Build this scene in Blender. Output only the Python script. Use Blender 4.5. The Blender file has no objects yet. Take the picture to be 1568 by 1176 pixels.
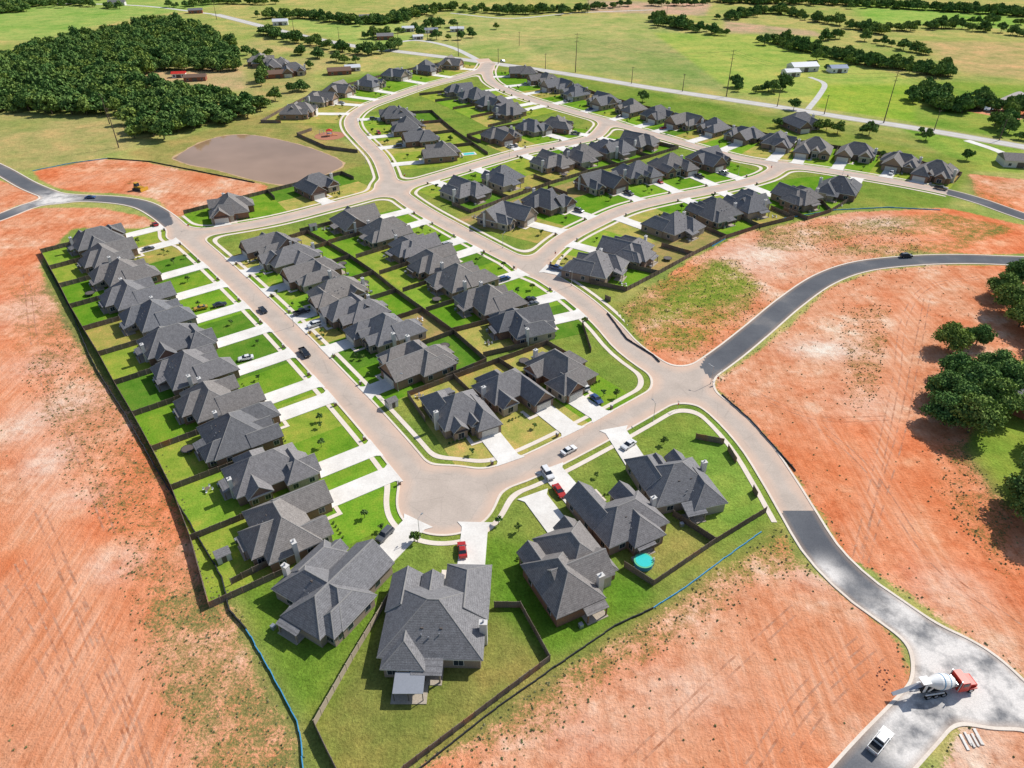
import bpy, bmesh, math, random
import numpy as np
from mathutils import Vector, Matrix
random.seed(7); np.random.seed(7)
S=bpy.context.scene
H=120.0; PT=math.radians(34.7); FP=1088.0
sP,cP=math.sin(PT),math.cos(PT)
def G(px,py,z=0.0):
    u=(px-784)/FP; v=(py-588)/FP
    t=(H-z)/(sP+v*cP)
    return np.array([u*t,(cP-v*sP)*t])
def GP(l,z=0.0): return np.array([G(a,b,z) for a,b in l])
def lin(r,g,b,k=0.62): return tuple(((c/255.0)**2.2)*k for c in (r,g,b))

# ---------------------------------------------------------------- materials
def newmat(name,rough=0.9):
    m=bpy.data.materials.new(name); m.use_nodes=True
    nt=m.node_tree; b=nt.nodes['Principled BSDF']; b.inputs['Roughness'].default_value=rough
    b.inputs['Specular IOR Level'].default_value=0.25 if rough<.84 else 0.0
    return m,nt,b
def noise(nt,vec,scale,detail=3,rough=0.6):
    n=nt.nodes.new('ShaderNodeTexNoise'); n.inputs['Scale'].default_value=scale
    n.inputs['Detail'].default_value=detail; n.inputs['Roughness'].default_value=rough
    if vec is not None: nt.links.new(vec,n.inputs['Vector'])
    return n.outputs['Fac']
def ramp(nt,fac,stops):
    r=nt.nodes.new('ShaderNodeValToRGB'); e=r.color_ramp.elements
    while len(e)<len(stops): e.new(0.5)
    for i,(p,c) in enumerate(stops):
        e[i].position=p
        if not hasattr(c,'__len__'): c=(c,c,c)
        e[i].color=(*c[:3],1)
    nt.links.new(fac,r.inputs['Fac']); return r.outputs['Color']
def mix(nt,fac,a,b,mode='MIX'):
    m=nt.nodes.new('ShaderNodeMix'); m.data_type='RGBA'; m.blend_type=mode
    for s,i in ((fac,0),(a,6),(b,7)):
        if isinstance(s,bpy.types.NodeSocket): nt.links.new(s,m.inputs[i])
        elif i==0: m.inputs[0].default_value=s
        else: m.inputs[i].default_value=(*s[:3],1)
    return m.outputs[2]
def mth(nt,op,a,b=0.0,clamp=False):
    m=nt.nodes.new('ShaderNodeMath'); m.operation=op; m.use_clamp=clamp
    for s,i in ((a,0),(b,1)):
        if isinstance(s,bpy.types.NodeSocket): nt.links.new(s,m.inputs[i])
        else: m.inputs[i].default_value=s
    return m.outputs[0]
def pos(nt): return nt.nodes.new('ShaderNodeNewGeometry').outputs['Position']
def objc(nt): return nt.nodes.new('ShaderNodeTexCoord').outputs['Object']
def bump(nt,b,h,strength=0.3,dist=0.1):
    n=nt.nodes.new('ShaderNodeBump'); n.inputs['Strength'].default_value=strength; n.inputs['Distance'].default_value=dist
    nt.links.new(h,n.inputs['Height']); nt.links.new(n.outputs['Normal'],b.inputs['Normal'])
def simple(name,col,rough=0.8,var=0.25,scale=3.0,metal=0.0,world=False):
    m,nt,b=newmat(name,rough)
    v=pos(nt) if world else objc(nt)
    f=noise(nt,v,scale)
    c=mix(nt,f,tuple(x*(1-var) for x in col),tuple(min(1,x*(1+var)) for x in col))
    nt.links.new(c,b.inputs['Base Color']); b.inputs['Metallic'].default_value=metal
    return m
def shingle():
    m,nt,b=newmat('shingle_roof',0.92); o=objc(nt)
    oi=nt.nodes.new('ShaderNodeObjectInfo')
    base=ramp(nt,oi.outputs['Random'],[(0,(.21,.195,.188)),(.3,(.255,.232,.215)),(.55,(.155,.155,.163)),(.75,(.23,.218,.218)),(1,(.175,.178,.19))])
    f=noise(nt,o,6.0,4,0.75)
    f2=noise(nt,o,1.3,3,.7)
    c=mix(nt,1.0,base,ramp(nt,f,[(.25,.45),(.75,1.55)]),'MULTIPLY')
    c=mix(nt,1.0,c,ramp(nt,f2,[(.3,.82),(.7,1.18)]),'MULTIPLY')
    w=nt.nodes.new('ShaderNodeTexWave'); w.wave_type='BANDS'; w.bands_direction='Z'; w.inputs['Scale'].default_value=1.3; w.inputs['Distortion'].default_value=.6
    nt.links.new(o,w.inputs['Vector'])
    c=mix(nt,1.0,c,ramp(nt,w.outputs['Fac'],[(0,.80),(.3,1.03),(1,1.03)]),'MULTIPLY')
    nt.links.new(c,b.inputs['Base Color']); bump(nt,b,f,.5,.06)
    return m
M_ROOF=shingle()
M_RIDGE=simple('ridge_cap_shingle',(.27,.26,.25),.92,.25,5)
def brick():
    m,nt,b=newmat('brick',0.9); o=objc(nt)
    oi=nt.nodes.new('ShaderNodeObjectInfo')
    base=ramp(nt,oi.outputs['Random'],[(0,(.26,.14,.095)),(.3,(.34,.24,.17)),(.6,(.21,.13,.10)),(1,(.38,.31,.25))])
    f=noise(nt,o,9.0,3,.7)
    c=mix(nt,1.0,base,ramp(nt,f,[(.3,.6),(.7,1.35)]),'MULTIPLY')
    nt.links.new(c,b.inputs['Base Color']); return m
M_BRICK=brick()
M_STONE=simple('stone_veneer',(.42,.36,.29),.9,.4,4)
M_TRIM=simple('painted_trim',(.60,.58,.55),.6,.08)
M_GLASS=simple('window_glass',(.03,.04,.055),.12,.3)
M_DOOR=simple('garage_door_paint',(.58,.55,.50),.6,.08)
M_CHIM=simple('chimney_siding',(.60,.58,.55),.8,.12)
M_METAL=simple('galvanised_metal',(.42,.43,.45),.4,.15,metal=.6)
M_GUTTER=simple('dark_trim',(.12,.10,.09),.6,.1)
def wood():
    m,nt,b=newmat('fence_wood',.9); o=pos(nt)
    f=noise(nt,o,.10,3); f2=noise(nt,o,5.0,3)
    c=ramp(nt,f,[(.3,(.13,.10,.08)),(.5,(.19,.145,.115)),(.6,(.22,.18,.15)),(.72,(.36,.165,.085))])
    c=mix(nt,1.0,c,ramp(nt,f2,[(.3,.6),(.7,1.35)]),'MULTIPLY')
    nt.links.new(c,b.inputs['Base Color']); return m
M_WOOD=wood()
def concrete(name,c0,c1,stain=None,joint=0):
    m,nt,b=newmat(name,.85); o=pos(nt)
    f=noise(nt,o,.15,4,.65); f2=noise(nt,o,3.0,3,.7)
    c=mix(nt,ramp(nt,f,[(.3,0.0),(.7,1.0)]),c0,c1)
    c=mix(nt,1.0,c,ramp(nt,f2,[(.3,.9),(.7,1.08)]),'MULTIPLY')
    if joint:
        v=nt.nodes.new('ShaderNodeTexVoronoi'); v.feature='DISTANCE_TO_EDGE'; v.inputs['Scale'].default_value=joint; v.inputs['Randomness'].default_value=.75
        nt.links.new(o,v.inputs['Vector'])
        c=mix(nt,1.0,c,ramp(nt,v.outputs['Distance'],[(.0,.87),(.012,1.0)]),'MULTIPLY')
    if stain:
        a=nt.nodes.new('ShaderNodeAttribute'); a.attribute_name='edge'
        e=mth(nt,'ADD',a.outputs['Fac'],mth(nt,'MULTIPLY',mth(nt,'SUBTRACT',f,.5),3.0))
        k=ramp(nt,mth(nt,'ADD',mth(nt,'MULTIPLY',e,.22),1.0),[(.35,0.0),(.98,.8)])
        c=mix(nt,k,c,stain)
    nt.links.new(c,b.inputs['Base Color']); return m
M_STREET=concrete('street_concrete',(.44,.37,.315),(.53,.445,.38),(.64,.45,.34),.12)
M_KERB=concrete('kerb_concrete',(.68,.58,.49),(.76,.68,.59))
M_DRIVE=concrete('driveway_concrete',(.64,.60,.55),(.80,.77,.72))
M_HWY=concrete('highway_concrete',(.50,.48,.46),(.60,.58,.55))
def asphalt():
    m,nt,b=newmat('asphalt',.85); o=pos(nt)
    f=noise(nt,o,.06,4,.6); f2=noise(nt,o,4.0,3,.7)
    c=ramp(nt,f,[(.3,(.095,.10,.113)),(.55,(.13,.135,.147)),(.75,(.21,.20,.195))])
    a=nt.nodes.new('ShaderNodeAttribute'); a.attribute_name='dust'
    fd=noise(nt,o,.14,5,.65)
    k=mth(nt,'MULTIPLY',a.outputs['Fac'],ramp(nt,fd,[(.34,.15),(.56,1.0)]),True)
    c=mix(nt,k,c,(.68,.64,.60))
    e=nt.nodes.new('ShaderNodeAttribute'); e.attribute_name='edge'
    c=mix(nt,ramp(nt,mth(nt,'ADD',mth(nt,'MULTIPLY',e.outputs['Fac'],.5),1.0),[(.4,0.0),(1.0,.45)]),c,(.40,.28,.2))
    c=mix(nt,1.0,c,ramp(nt,f2,[(.3,.85),(.7,1.15)]),'MULTIPLY')
    nt.links.new(c,b.inputs['Base Color']); return m
M_ASPH=asphalt()
def lawn():
    m,nt,b=newmat('lawn_grass',1.0); o=pos(nt)
    a=nt.nodes.new('ShaderNodeAttribute'); a.attribute_name='tint'
    f=noise(nt,o,.17,4,.7); f2=noise(nt,o,2.6,3,.75)
    c=mix(nt,1.0,a.outputs['Color'],ramp(nt,f,[(.3,(.66,.80,.66)),(.47,(1.0,1.0,1.0)),(.62,(1.35,1.08,1.3)),(.72,(1.9,1.15,1.7))]),'MULTIPLY')
    c=mix(nt,1.0,c,ramp(nt,f2,[(.3,.66),(.7,1.32)]),'MULTIPLY')
    nt.links.new(c,b.inputs['Base Color']); bump(nt,b,f2,.5,.1); return m
M_LAWN=lawn()
def foliage(name,c0,c1,c2):
    m,nt,b=newmat(name,.85); o=objc(nt)
    oi=nt.nodes.new('ShaderNodeObjectInfo')
    f=noise(nt,o,.55,2,.6); f2=noise(nt,o,3.5,1,.6)
    c=ramp(nt,f,[(.32,c0),(.5,c1),(.68,c2)])
    c=mix(nt,1.0,c,ramp(nt,f2,[(.3,.6),(.7,1.4)]),'MULTIPLY')
    c=mix(nt,1.0,c,ramp(nt,oi.outputs['Random'],[(0,(.68,.80,.8)),(.5,(1,1,1)),(1,(1.45,1.2,.95))]),'MULTIPLY')
    nt.links.new(c,b.inputs['Base Color'])
    return m
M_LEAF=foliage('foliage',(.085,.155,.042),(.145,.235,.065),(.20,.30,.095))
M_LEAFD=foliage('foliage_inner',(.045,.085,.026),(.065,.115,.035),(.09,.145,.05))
M_BARK=simple('bark',(.11,.085,.065),.95,.35)
M_WEED=foliage('dry_weeds',(.17,.19,.08),(.25,.25,.11),(.34,.30,.16))
def carpaint():
    m,nt,b=newmat('car_paint',.28); oi=nt.nodes.new('ShaderNodeObjectInfo')
    f=noise(nt,objc(nt),1.5)
    c=mix(nt,1.0,oi.outputs['Color'],ramp(nt,f,[(.3,.92),(.7,1.05)]),'MULTIPLY')
    nt.links.new(c,b.inputs['Base Color']); b.inputs['Specular IOR Level'].default_value=.5
    b.inputs['Coat Weight'].default_value=.4; return m
M_CAR=carpaint()
M_TYRE=simple('tyre_rubber',(.02,.02,.022),.9,.2)
M_HUB=simple('wheel_hub',(.4,.4,.42),.35,.1,metal=.7)
M_LIGHT=simple('headlamp',(.7,.7,.68),.15,.05)
M_TAIL=simple('tail_lamp',(.35,.02,.02),.3,.05)
M_WHITE=simple('white_paint',(.74,.74,.73),.45,.08)
M_RED=simple('red_paint',(.55,.035,.02),.4,.15)
M_YEL=simple('yellow_paint',(.55,.30,.03),.5,.15)
M_BLACK=simple('black_plastic',(.035,.036,.04),.7,.2)
M_BLUE=simple('blue_silt_fabric',(.06,.28,.5),.7,.3)
M_TEAL=simple('pool_water',(.05,.55,.52),.08,.15)
def mud():
    m,nt,b=newmat('muddy_water',.08); o=pos(nt); f=noise(nt,o,.02,3); f2=noise(nt,o,.7,3)
    nt.links.new(ramp(nt,f,[(.35,(.29,.175,.095)),(.65,(.38,.235,.14))]),b.inputs['Base Color']); b.inputs['Specular IOR Level'].default_value=.35
    bump(nt,b,f2,.12,.03); return m
M_MUDW=mud()
M_POLE=simple('weathered_pole',(.13,.10,.08),.9,.2)
M_MULCH=simple('mulch',(.42,.19,.12),.95,.3)

# ---------------------------------------------------------------- mesh builder
class MB:
    def __init__(s): s.v=[]; s.f=[]; s.m=[]; s.mats=[]
    def mi(s,mat):
        if mat not in s.mats: s.mats.append(mat)
        return s.mats.index(mat)
    def poly(s,pts,mat):
        n=len(s.v); s.v+= [tuple(p) for p in pts]; s.f.append(tuple(range(n,n+len(pts)))); s.m.append(s.mi(mat))
    def hexa(s,b,t,mat,tmat=None):
        n=len(s.v); s.v+=[tuple(p) for p in b]+[tuple(p) for p in t]; k=len(b); i=s.mi(mat)
        s.f.append(tuple(range(n+k-1,n-1,-1))); s.m.append(i)
        s.f.append(tuple(range(n+k,n+2*k))); s.m.append(s.mi(tmat) if tmat else i)
        for a in range(k):
            c=(a+1)%k; s.f.append((n+a,n+c,n+k+c,n+k+a)); s.m.append(i)
    def box(s,x0,x1,y0,y1,z0,z1,mat):
        s.hexa([(x0,y0,z0),(x1,y0,z0),(x1,y1,z0),(x0,y1,z0)],[(x0,y0,z1),(x1,y0,z1),(x1,y1,z1),(x0,y1,z1)],mat)
    def taper(s,r0,z0,r1,z1,mat,tmat=None):
        x0,x1,y0,y1=r0; a,b,c,d=r1
        s.hexa([(x0,y0,z0),(x1,y0,z0),(x1,y1,z0),(x0,y1,z0)],[(a,c,z1),(b,c,z1),(b,d,z1),(a,d,z1)],mat,tmat)
    def profx(s,prof,x0,x1,mat):
        s.hexa([(x0,y,z) for y,z in prof],[(x1,y,z) for y,z in prof],mat)
    def lathe(s,p0,p1,prof,n,mat):
        p0=Vector(p0); p1=Vector(p1); d=(p1-p0); L=d.length; d.normalize()
        a=d.orthogonal().normalized(); b=d.cross(a); base=len(s.v); i=s.mi(mat)
        for t,r in prof:
            c=p0+d*(t*L)
            for k in range(n):
                w=2*math.pi*k/n; s.v.append(tuple(c+a*math.cos(w)*r+b*math.sin(w)*r))
        for j in range(len(prof)-1):
            for k in range(n):
                k2=(k+1)%n; s.f.append((base+j*n+k,base+j*n+k2,base+(j+1)*n+k2,base+(j+1)*n+k)); s.m.append(i)
        s.f.append(tuple(base+k for k in range(n-1,-1,-1))); s.m.append(i)
        e=base+(len(prof)-1)*n; s.f.append(tuple(e+k for k in range(n))); s.m.append(i)
    def cyl(s,p0,p1,r0,r1,n,mat): s.lathe(p0,p1,[(0,r0),(1,r1)],n,mat)
    def mesh(s,name):
        me=bpy.data.meshes.new(name); me.from_pydata(s.v,[],s.f)
        for m in s.mats: me.materials.append(m)
        me.polygons.foreach_set('material_index',s.m)
        me.update(); return me
    def obj(s,name,loc=(0,0,0),rz=0):
        return place(s.mesh(name),name,loc,rz)
def place(me,name,loc=(0,0,0),rz=0,sc=(1,1,1),parent=None,col=None):
    o=bpy.data.objects.new(name,me); S.collection.objects.link(o)
    o.location=loc; o.rotation_euler=(0,0,rz); o.scale=sc
    if parent: o.parent=parent
    if col: o.color=(*col,1)
    return o
def catmull(P,step=2.0):
    P=np.array(P,float); Q=np.vstack([2*P[0]-P[1],P,2*P[-1]-P[-2]]); out=[]
    for i in range(1,len(Q)-2):
        n=max(2,int(np.linalg.norm(Q[i+1]-Q[i])/step))
        for k in range(n):
            t=k/n; a,b,c,d=Q[i-1],Q[i],Q[i+1],Q[i+2]
            out.append(.5*((2*b)+(-a+c)*t+(2*a-5*b+4*c-d)*t*t+(-a+3*b-3*c+d)*t**3))
    out.append(P[-1]); return np.array(out)
def inpoly(X,Y,P):
    r=np.zeros(X.shape,bool); n=len(P); j=n-1
    for i in range(n):
        xi,yi=P[i]; xj,yj=P[j]
        if yi!=yj:
            c=((yi>Y)!=(yj>Y))&(X<(xj-xi)*(Y-yi)/(yj-yi)+xi); r^=c
        j=i
    return r

# ---------------------------------------------------------------- roads
ROADS={
'R1':[(-160,385),(-80,360),(0,333),(50,314),(100,305),(160,305),(212,312),(245,328),(278,355),(335,405),(402,468),(468,535),(540,612),(600,680),(650,740),(685,765)],
'R6b':[(-120,215),(-50,238),(0,260),(45,285),(95,305)],
'R2':[(690,755),(760,733),(820,710),(900,670),(970,632),(1040,592)],
'R3':[(592,283),(640,318),(700,352),(760,384),(820,415),(878,452),(925,492),(960,530),(1000,560),(1050,590),(1105,628),(1155,680),(1195,740),(1222,785),(1260,845),(1315,900),(1385,950),(1465,1010),(1568,1080),(1720,1180)],
'R3s':[(1475,1018),(1415,1090),(1350,1160),(1290,1230)],
'R4':[(1045,590),(1110,545),(1160,505),(1210,463),(1262,428),(1320,408),(1400,399),(1480,397),(1568,400),(1760,405)],
'R5':[(278,360),(340,352),(420,338),(500,318),(592,293)],
'R7':[(598,292),(592,265),(580,240),(556,215),(540,196),(540,180),(560,164),(600,149),(650,132),(700,119),(735,108),(750,98)],
'R8':[(745,98),(752,125),(800,148),(860,166),(930,186),(1000,206),(1080,229),(1150,246),(1250,259),(1350,275),(1440,292),(1500,308),(1568,332),(1760,395)],
'R9':[(605,290),(680,268),(740,250),(800,233),(860,221),(908,210),(930,188)],
'R10':[(815,410),(862,368),(910,342),(960,320),(1020,305),(1100,289),(1168,272),(1200,253)],
}
RC={k:catmull(GP(v),1.5) for k,v in ROADS.items()}
HW=4.05
gs=0.75
gx=np.arange(-300,330,gs); gy=np.arange(42,680,gs)
FD=np.full((len(gy),len(gx)),60.0)
def smin(a,b,k):
    h=np.maximum(k-np.abs(a-b),0)/k
    return np.minimum(a,b)-h*h*k/4
for k,C in RC.items():
    D=np.full(FD.shape,60.0)
    C2=C[::3] if len(C)>6 else C
    C2=np.vstack([C2,C[-1:]])
    for a,b in zip(C2[:-1],C2[1:]):
        i0=np.searchsorted(gx,min(a[0],b[0])-18); i1=np.searchsorted(gx,max(a[0],b[0])+18)
        j0=np.searchsorted(gy,min(a[1],b[1])-18); j1=np.searchsorted(gy,max(a[1],b[1])+18)
        if i0>=i1 or j0>=j1: continue
        X,Y=np.meshgrid(gx[i0:i1],gy[j0:j1]); d=b-a; L=d@d+1e-9
        t=np.clip(((X-a[0])*d[0]+(Y-a[1])*d[1])/L,0,1)
        dd=np.hypot(X-a[0]-t*d[0],Y-a[1]-t*d[1])-HW
        D[j0:j1,i0:i1]=np.minimum(D[j0:j1,i0:i1],dd)
    FD=smin(FD,D,8.0)
XX,YY=np.meshgrid(gx,gy)
for (px,py,r) in [(684,764,11.5),(1490,1050,7.5)]:
    c=G(px,py); FD=smin(FD,np.hypot(XX-c[0],YY-c[1])-r,5.0)
def fdist(x,y):
    i=int(round((x-gx[0])/gs)); j=int(round((y-gy[0])/gs))
    if 0<=i<len(gx) and 0<=j<len(gy): return FD[j,i]
    return 60.0
ASPH_POLY=[GP([(-300,100),(60,200),(150,260),(250,300),(266,343),(240,352),(150,330),(-300,450)]),
 GP([(1185,785),(1255,780),(1420,860),(1900,1150),(1900,1400),(1200,1400),(1250,900)]),
 GP([(1072,562),(1100,592),(1280,480),(1400,440),(1900,440),(1900,370),(1300,375),(1100,510)]),
 GP([(1455,270),(1445,320),(1600,380),(1900,480),(1900,300)])]
ccx=(XX[:-1,:-1]+gs/2); ccy=(YY[:-1,:-1]+gs/2)
isA=np.zeros(ccx.shape,bool)
for P in ASPH_POLY: isA|=inpoly(ccx,ccy,P)
def clip(poly,iso,sign):
    out=[]; n=len(poly)
    for i in range(n):
        a=poly[i]; b=poly[(i+1)%n]; ia=(a[2]-iso)*sign>=0; ib=(b[2]-iso)*sign>=0
        if ia: out.append(a)
        if ia!=ib:
            t=(iso-a[2])/(b[2]-a[2]); out.append((a[0]+t*(b[0]-a[0]),a[1]+t*(b[1]-a[1]),iso))
    return out
def band(name,lo,hi,z,mat,keep,walls=None):
    a,b,c,d=FD[:-1,:-1],FD[:-1,1:],FD[1:,1:],FD[1:,:-1]
    mn=np.minimum(np.minimum(a,b),np.minimum(c,d)); mx=np.maximum(np.maximum(a,b),np.maximum(c,d))
    full=(mn>=lo)&(mx<=hi)&keep; part=(mx>lo)&(mn<hi)&keep&~((mn>=lo)&(mx<=hi))
    V=[];F=[];E=[]
    for sel,cl in ((full,False),(part,True)):
        for j,i in zip(*np.nonzero(sel)):
            x,y=gx[i],gy[j]
            p=[(x,y,a[j,i]),(x+gs,y,b[j,i]),(x+gs,y+gs,c[j,i]),(x,y+gs,d[j,i])]
            if cl:
                p=clip(p,lo,1)
                if len(p)>2: p=clip(p,hi,-1)
                if len(p)<3: continue
                if walls:
                    for q in range(len(p)):
                        r,s=p[q],p[(q+1)%len(p)]
                        for iso,zb in walls:
                            if abs(r[2]-iso)<1e-9 and abs(s[2]-iso)<1e-9 and (r[0]!=s[0] or r[1]!=s[1]):
                                n=len(V); V+=[(r[0],r[1],zb),(s[0],s[1],zb),(s[0],s[1],z),(r[0],r[1],z)]
                                E+=[iso]*4; F.append((n,n+1,n+2,n+3))
            n=len(V); V+=[(q[0],q[1],z) for q in p]; E+=[q[2] for q in p]; F.append(tuple(range(n,n+len(p))))
    me=bpy.data.meshes.new(name); me.from_pydata(V,[],F); me.materials.append(mat)
    at=me.attributes.new('edge','FLOAT','POINT'); at.data.foreach_set('value',np.array(E,dtype=np.float32))
    va=np.array(V); du=np.zeros(len(V))
    for px,py,r in [(1530,1095,18),(1440,1000,10),(1400,965,8),(1475,1120,8),(1390,1135,5),(85,305,12),(1265,880,4),(1500,1040,10)]:
        g=G(px,py); du+=1.15*np.exp(-((va[:,0]-g[0])**2+(va[:,1]-g[1])**2)/(r*r))
    at=me.attributes.new('dust','FLOAT','POINT'); at.data.foreach_set('value',np.clip(du,0,1).astype(np.float32))
    me.update(); return place(me,name)
allc=np.ones(ccx.shape,bool)
band('street',-99,0,.07,M_STREET,~isA)
band('asphalt_road',-99,0,.07,M_ASPH,isA)
band('kerb',0,.55,.17,M_KERB,allc,walls=((0,.0),(.55,.0)))

def pxmask(polys,X,Y):
    r=np.zeros(X.shape,bool)
    for P in polys: r|=inpoly(X,Y,GP(P))
    return r
DIRT=[
 [(-500,300),(0,322),(80,318),(150,318),(225,332),(245,352),(225,350),(110,350),(58,405),(148,560),(235,690),(345,895),(378,965),(462,1125),(470,1300),(-900,1300)],
 [(50,262),(150,243),(220,247),(280,260),(330,268),(415,285),(395,298),(300,325),(268,334),(240,305),(200,298),(100,292),(60,275)],
 [(-200,282),(0,276),(40,290),(70,303),(0,322),(-200,345)],
 [(1198,800),(1180,800),(1150,832),(1000,935),(850,1020),(640,1176),(540,1300),(1280,1300),(1400,1060),(1380,985),(1240,870)],
 [(1090,590),(1130,560),(1200,510),(1270,440),(1340,415),(1450,405),(1900,415),(1900,1300),(1600,1060),(1400,915),(1290,840),(1230,750),(1190,690),(1120,615)],
 [(940,470),(1005,560),(1060,560),(1110,530),(1200,450),(1290,405),(1400,388),(1568,388),(1900,395),(1568,345),(1450,318),(1300,325),(1150,352),(1060,395)],
 [(1480,265),(1568,275),(1900,290),(1900,380),(1560,330),(1490,300)],
 [(1480,1110),(1568,1090),(1800,1150),(1800,1400),(1380,1300)],
 [(1480,170),(1500,150),(1530,160),(1560,150),(1600,160),(1560,185)],
]
inD=pxmask(DIRT,ccx,ccy)
band('sidewalk',2.1,3.4,.085,M_KERB,(~isA)&(~inD))

# ---------------------------------------------------------------- terrain
ay=np.concatenate([35-1.6*np.array([1,2,4,8,16,32,64,128,256,600,1500])[::-1],np.arange(35,520,1.5),np.arange(520,1300,5.0),[v for v in 1300*1.15**np.arange(0,17)]])
ax=np.concatenate([-800*1.2**np.arange(14,0,-1),np.arange(-800,-330,5.0),np.arange(-330,340,1.5),np.arange(341,800,5.0),800*1.2**np.arange(0,14)])
TX,TY=np.meshgrid(ax,ay)
KV=.70
def vg(c,k): return lin(c[0]+5,c[1]-4,c[2]+12,k)
veg=np.zeros(TX.shape+(3,)); veg[:]=vg((184,192,98),KV)
FIELDS=[
 ([(-900,60),(60,62),(200,28),(330,10),(330,-60),(-900,-60)],(165,200,90)),
 ([(-900,165),(80,172),(190,178),(205,225),(150,240),(50,262),(-900,300)],(190,188,104)),
 ([(200,105),(370,100),(380,140),(215,130)],(200,190,118)),
 ([(380,60),(480,78),(560,80),(480,110),(380,110)],(196,194,108)),
 ([(380,110),(480,105),(470,140),(380,165)],(182,184,98)),
 ([(190,235),(330,195),(430,165),(560,235),(580,270),(400,300),(280,262)],(180,176,90)),
 ([(410,30),(620,25),(700,60),(560,72)],(178,204,96)),
 ([(620,30),(1000,20),(1110,55),(900,100),(740,88),(640,70)],(190,200,108)),
 ([(780,60),(1000,60),(1130,100),(1110,140),(900,110)],(172,188,100)),
 ([(1000,50),(1240,55),(1300,95),(1400,120),(1380,180),(1120,140)],(178,204,88)),
 ([(1250,130),(1400,130),(1420,190),(1250,165)],(164,200,66)),
 ([(1400,120),(1900,150),(1900,280),(1568,215),(1400,190)],(156,186,72)),
 ([(1110,32),(1250,48),(1260,56),(1110,50)],(212,190,135)),
 ([(900,0),(1090,5),(1080,24),(900,18)],(212,190,138)),
 ([(1400,62),(1900,70),(1900,140),(1480,115)],(206,192,114)),
 ([(1300,5),(1568,20),(1568,45),(1330,35)],(165,205,86)),
 ([(740,98),(1568,235),(1568,262),(1450,245),(1300,215),(1000,150),(760,115)],(164,180,82)),
 ([(1380,195),(1568,225),(1568,265),(1480,262)],(152,190,70)),
 ([(270,335),(600,240),(470,190),(430,170),(520,120),(740,88),(1000,140),(1500,250),(1450,318),(1300,322),(1060,390),(940,460),(1005,560),(1100,600),(1190,700),(1215,790),(1150,832),(1000,935),(850,1018),(640,1176),(540,1300),(475,1250),(462,1125),(378,965),(345,895),(148,560),(58,405),(110,350),(250,350)],(144,172,66)),
 ([(350,895),(430,850),(600,740),(600,905),(482,1115),(420,1040)],(124,164,50)),
 ([(600,905),(760,930),(845,1015),(620,1180),(540,1300),(478,1112)],(154,160,72)),
 ([(700,800),(860,850),(960,880),(1000,895),(1000,935),(850,1018),(760,930)],(112,160,44)),
 ([(960,850),(1040,800),(1095,832),(1000,895)],(172,172,80)),
 ([(1060,650),(1110,640),(1190,780),(1095,830),(1040,790)],(142,182,66)),
 ([(1500,640),(1568,545),(1900,520),(1900,830),(1600,800),(1530,760),(1480,680)],(158,186,66)),
]
for P,c in FIELDS: veg[inpoly(TX,TY,GP(P))]=vg(c,KV*.95)
msk=np.zeros(TX.shape+(3,))
for P in DIRT: msk[...,0][inpoly(TX,TY,GP(P))]=1
MIXZ=[([(940,470),(1080,392),(1130,395),(1180,440),(1130,500),(1060,545),(1000,540)],.48,(160,170,70)),
 ([(1010,470),(1100,400),(1170,440),(1080,470),(1000,500)],.36,(148,174,60)),
 ([(90,430),(130,520),(165,600),(330,880),(370,970),(470,1130),(480,1300),(330,1300),(180,1000),(170,850),(60,700),(10,600),(0,430)],.59,(180,165,98)),
 ([(240,900),(330,900),(370,970),(460,1125),(470,1300),(300,1300),(200,1060)],.49,(168,164,88)),
 ([(640,1176),(850,1020),(1150,832),(1180,870),(1100,960),(960,1040),(800,1176)],.53,(172,164,84)),
 ([(1130,820),(1190,800),(1240,880),(1180,900),(1100,880)],.48,(165,168,76)),
 ([(1100,600),(1160,650),(1290,840),(1400,915),(1340,880),(1230,800),(1160,700)],.53,(172,162,86)),
 ([(1280,470),(1380,460),(1370,620),(1290,640)],.59,(165,160,84)),
 ([(1160,350),(1440,322),(1568,350),(1480,385),(1280,395),(1150,380)],.50,(164,166,86)),
 ([(1440,640),(1560,790),(1568,930),(1420,760)],.58,(160,150,80)),
 ([(80,255),(150,245),(280,262),(260,300),(200,290)],.66,(165,150,85)),
 ([(1480,270),(1568,280),(1568,330),(1490,300)],.6,(160,160,84))]
for P,wv,c in MIXZ:
    m=inpoly(TX,TY,GP(P))&(msk[...,0]>0); msk[...,0][m]=wv; veg[m]=vg(c,KV*.92)
msk[...,0][inpoly(TX,TY,GP([(1500,640),(1568,545),(1900,520),(1900,830),(1600,800),(1530,760),(1480,680)]))]=0
def gaus(px,py,rx,ry,amt):
    g=G(px,py)
    msk[...,2]+=amt*np.exp(-((TX-g[0])/rx)**2-((TY-g[1])/ry)**2)
gaus(1262,535,10,4.5,1.2); gaus(1150,398,14,14,.5); gaus(1350,340,15,7,.6); gaus(75,705,5,7,.7); gaus(1180,385,12,8,.4); gaus(30,655,6,6,.6); gaus(1470,1150,8,6,.5); gaus(1250,880,5,3,.6)
gaus(100,620,9,7,.45); gaus(60,560,10,8,.35); gaus(120,760,7,5,.4); gaus(900,1130,9,4,.3); gaus(1050,1060,10,5,.35); gaus(1330,620,9,7,.3); gaus(1450,900,8,6,.35); gaus(40,470,10,12,.35)
g=G(178,862); rr=np.hypot(TX-g[0],TY-g[1]); msk[...,2]+=.8*np.exp(-((rr-4)/1.0)**2)
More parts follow.
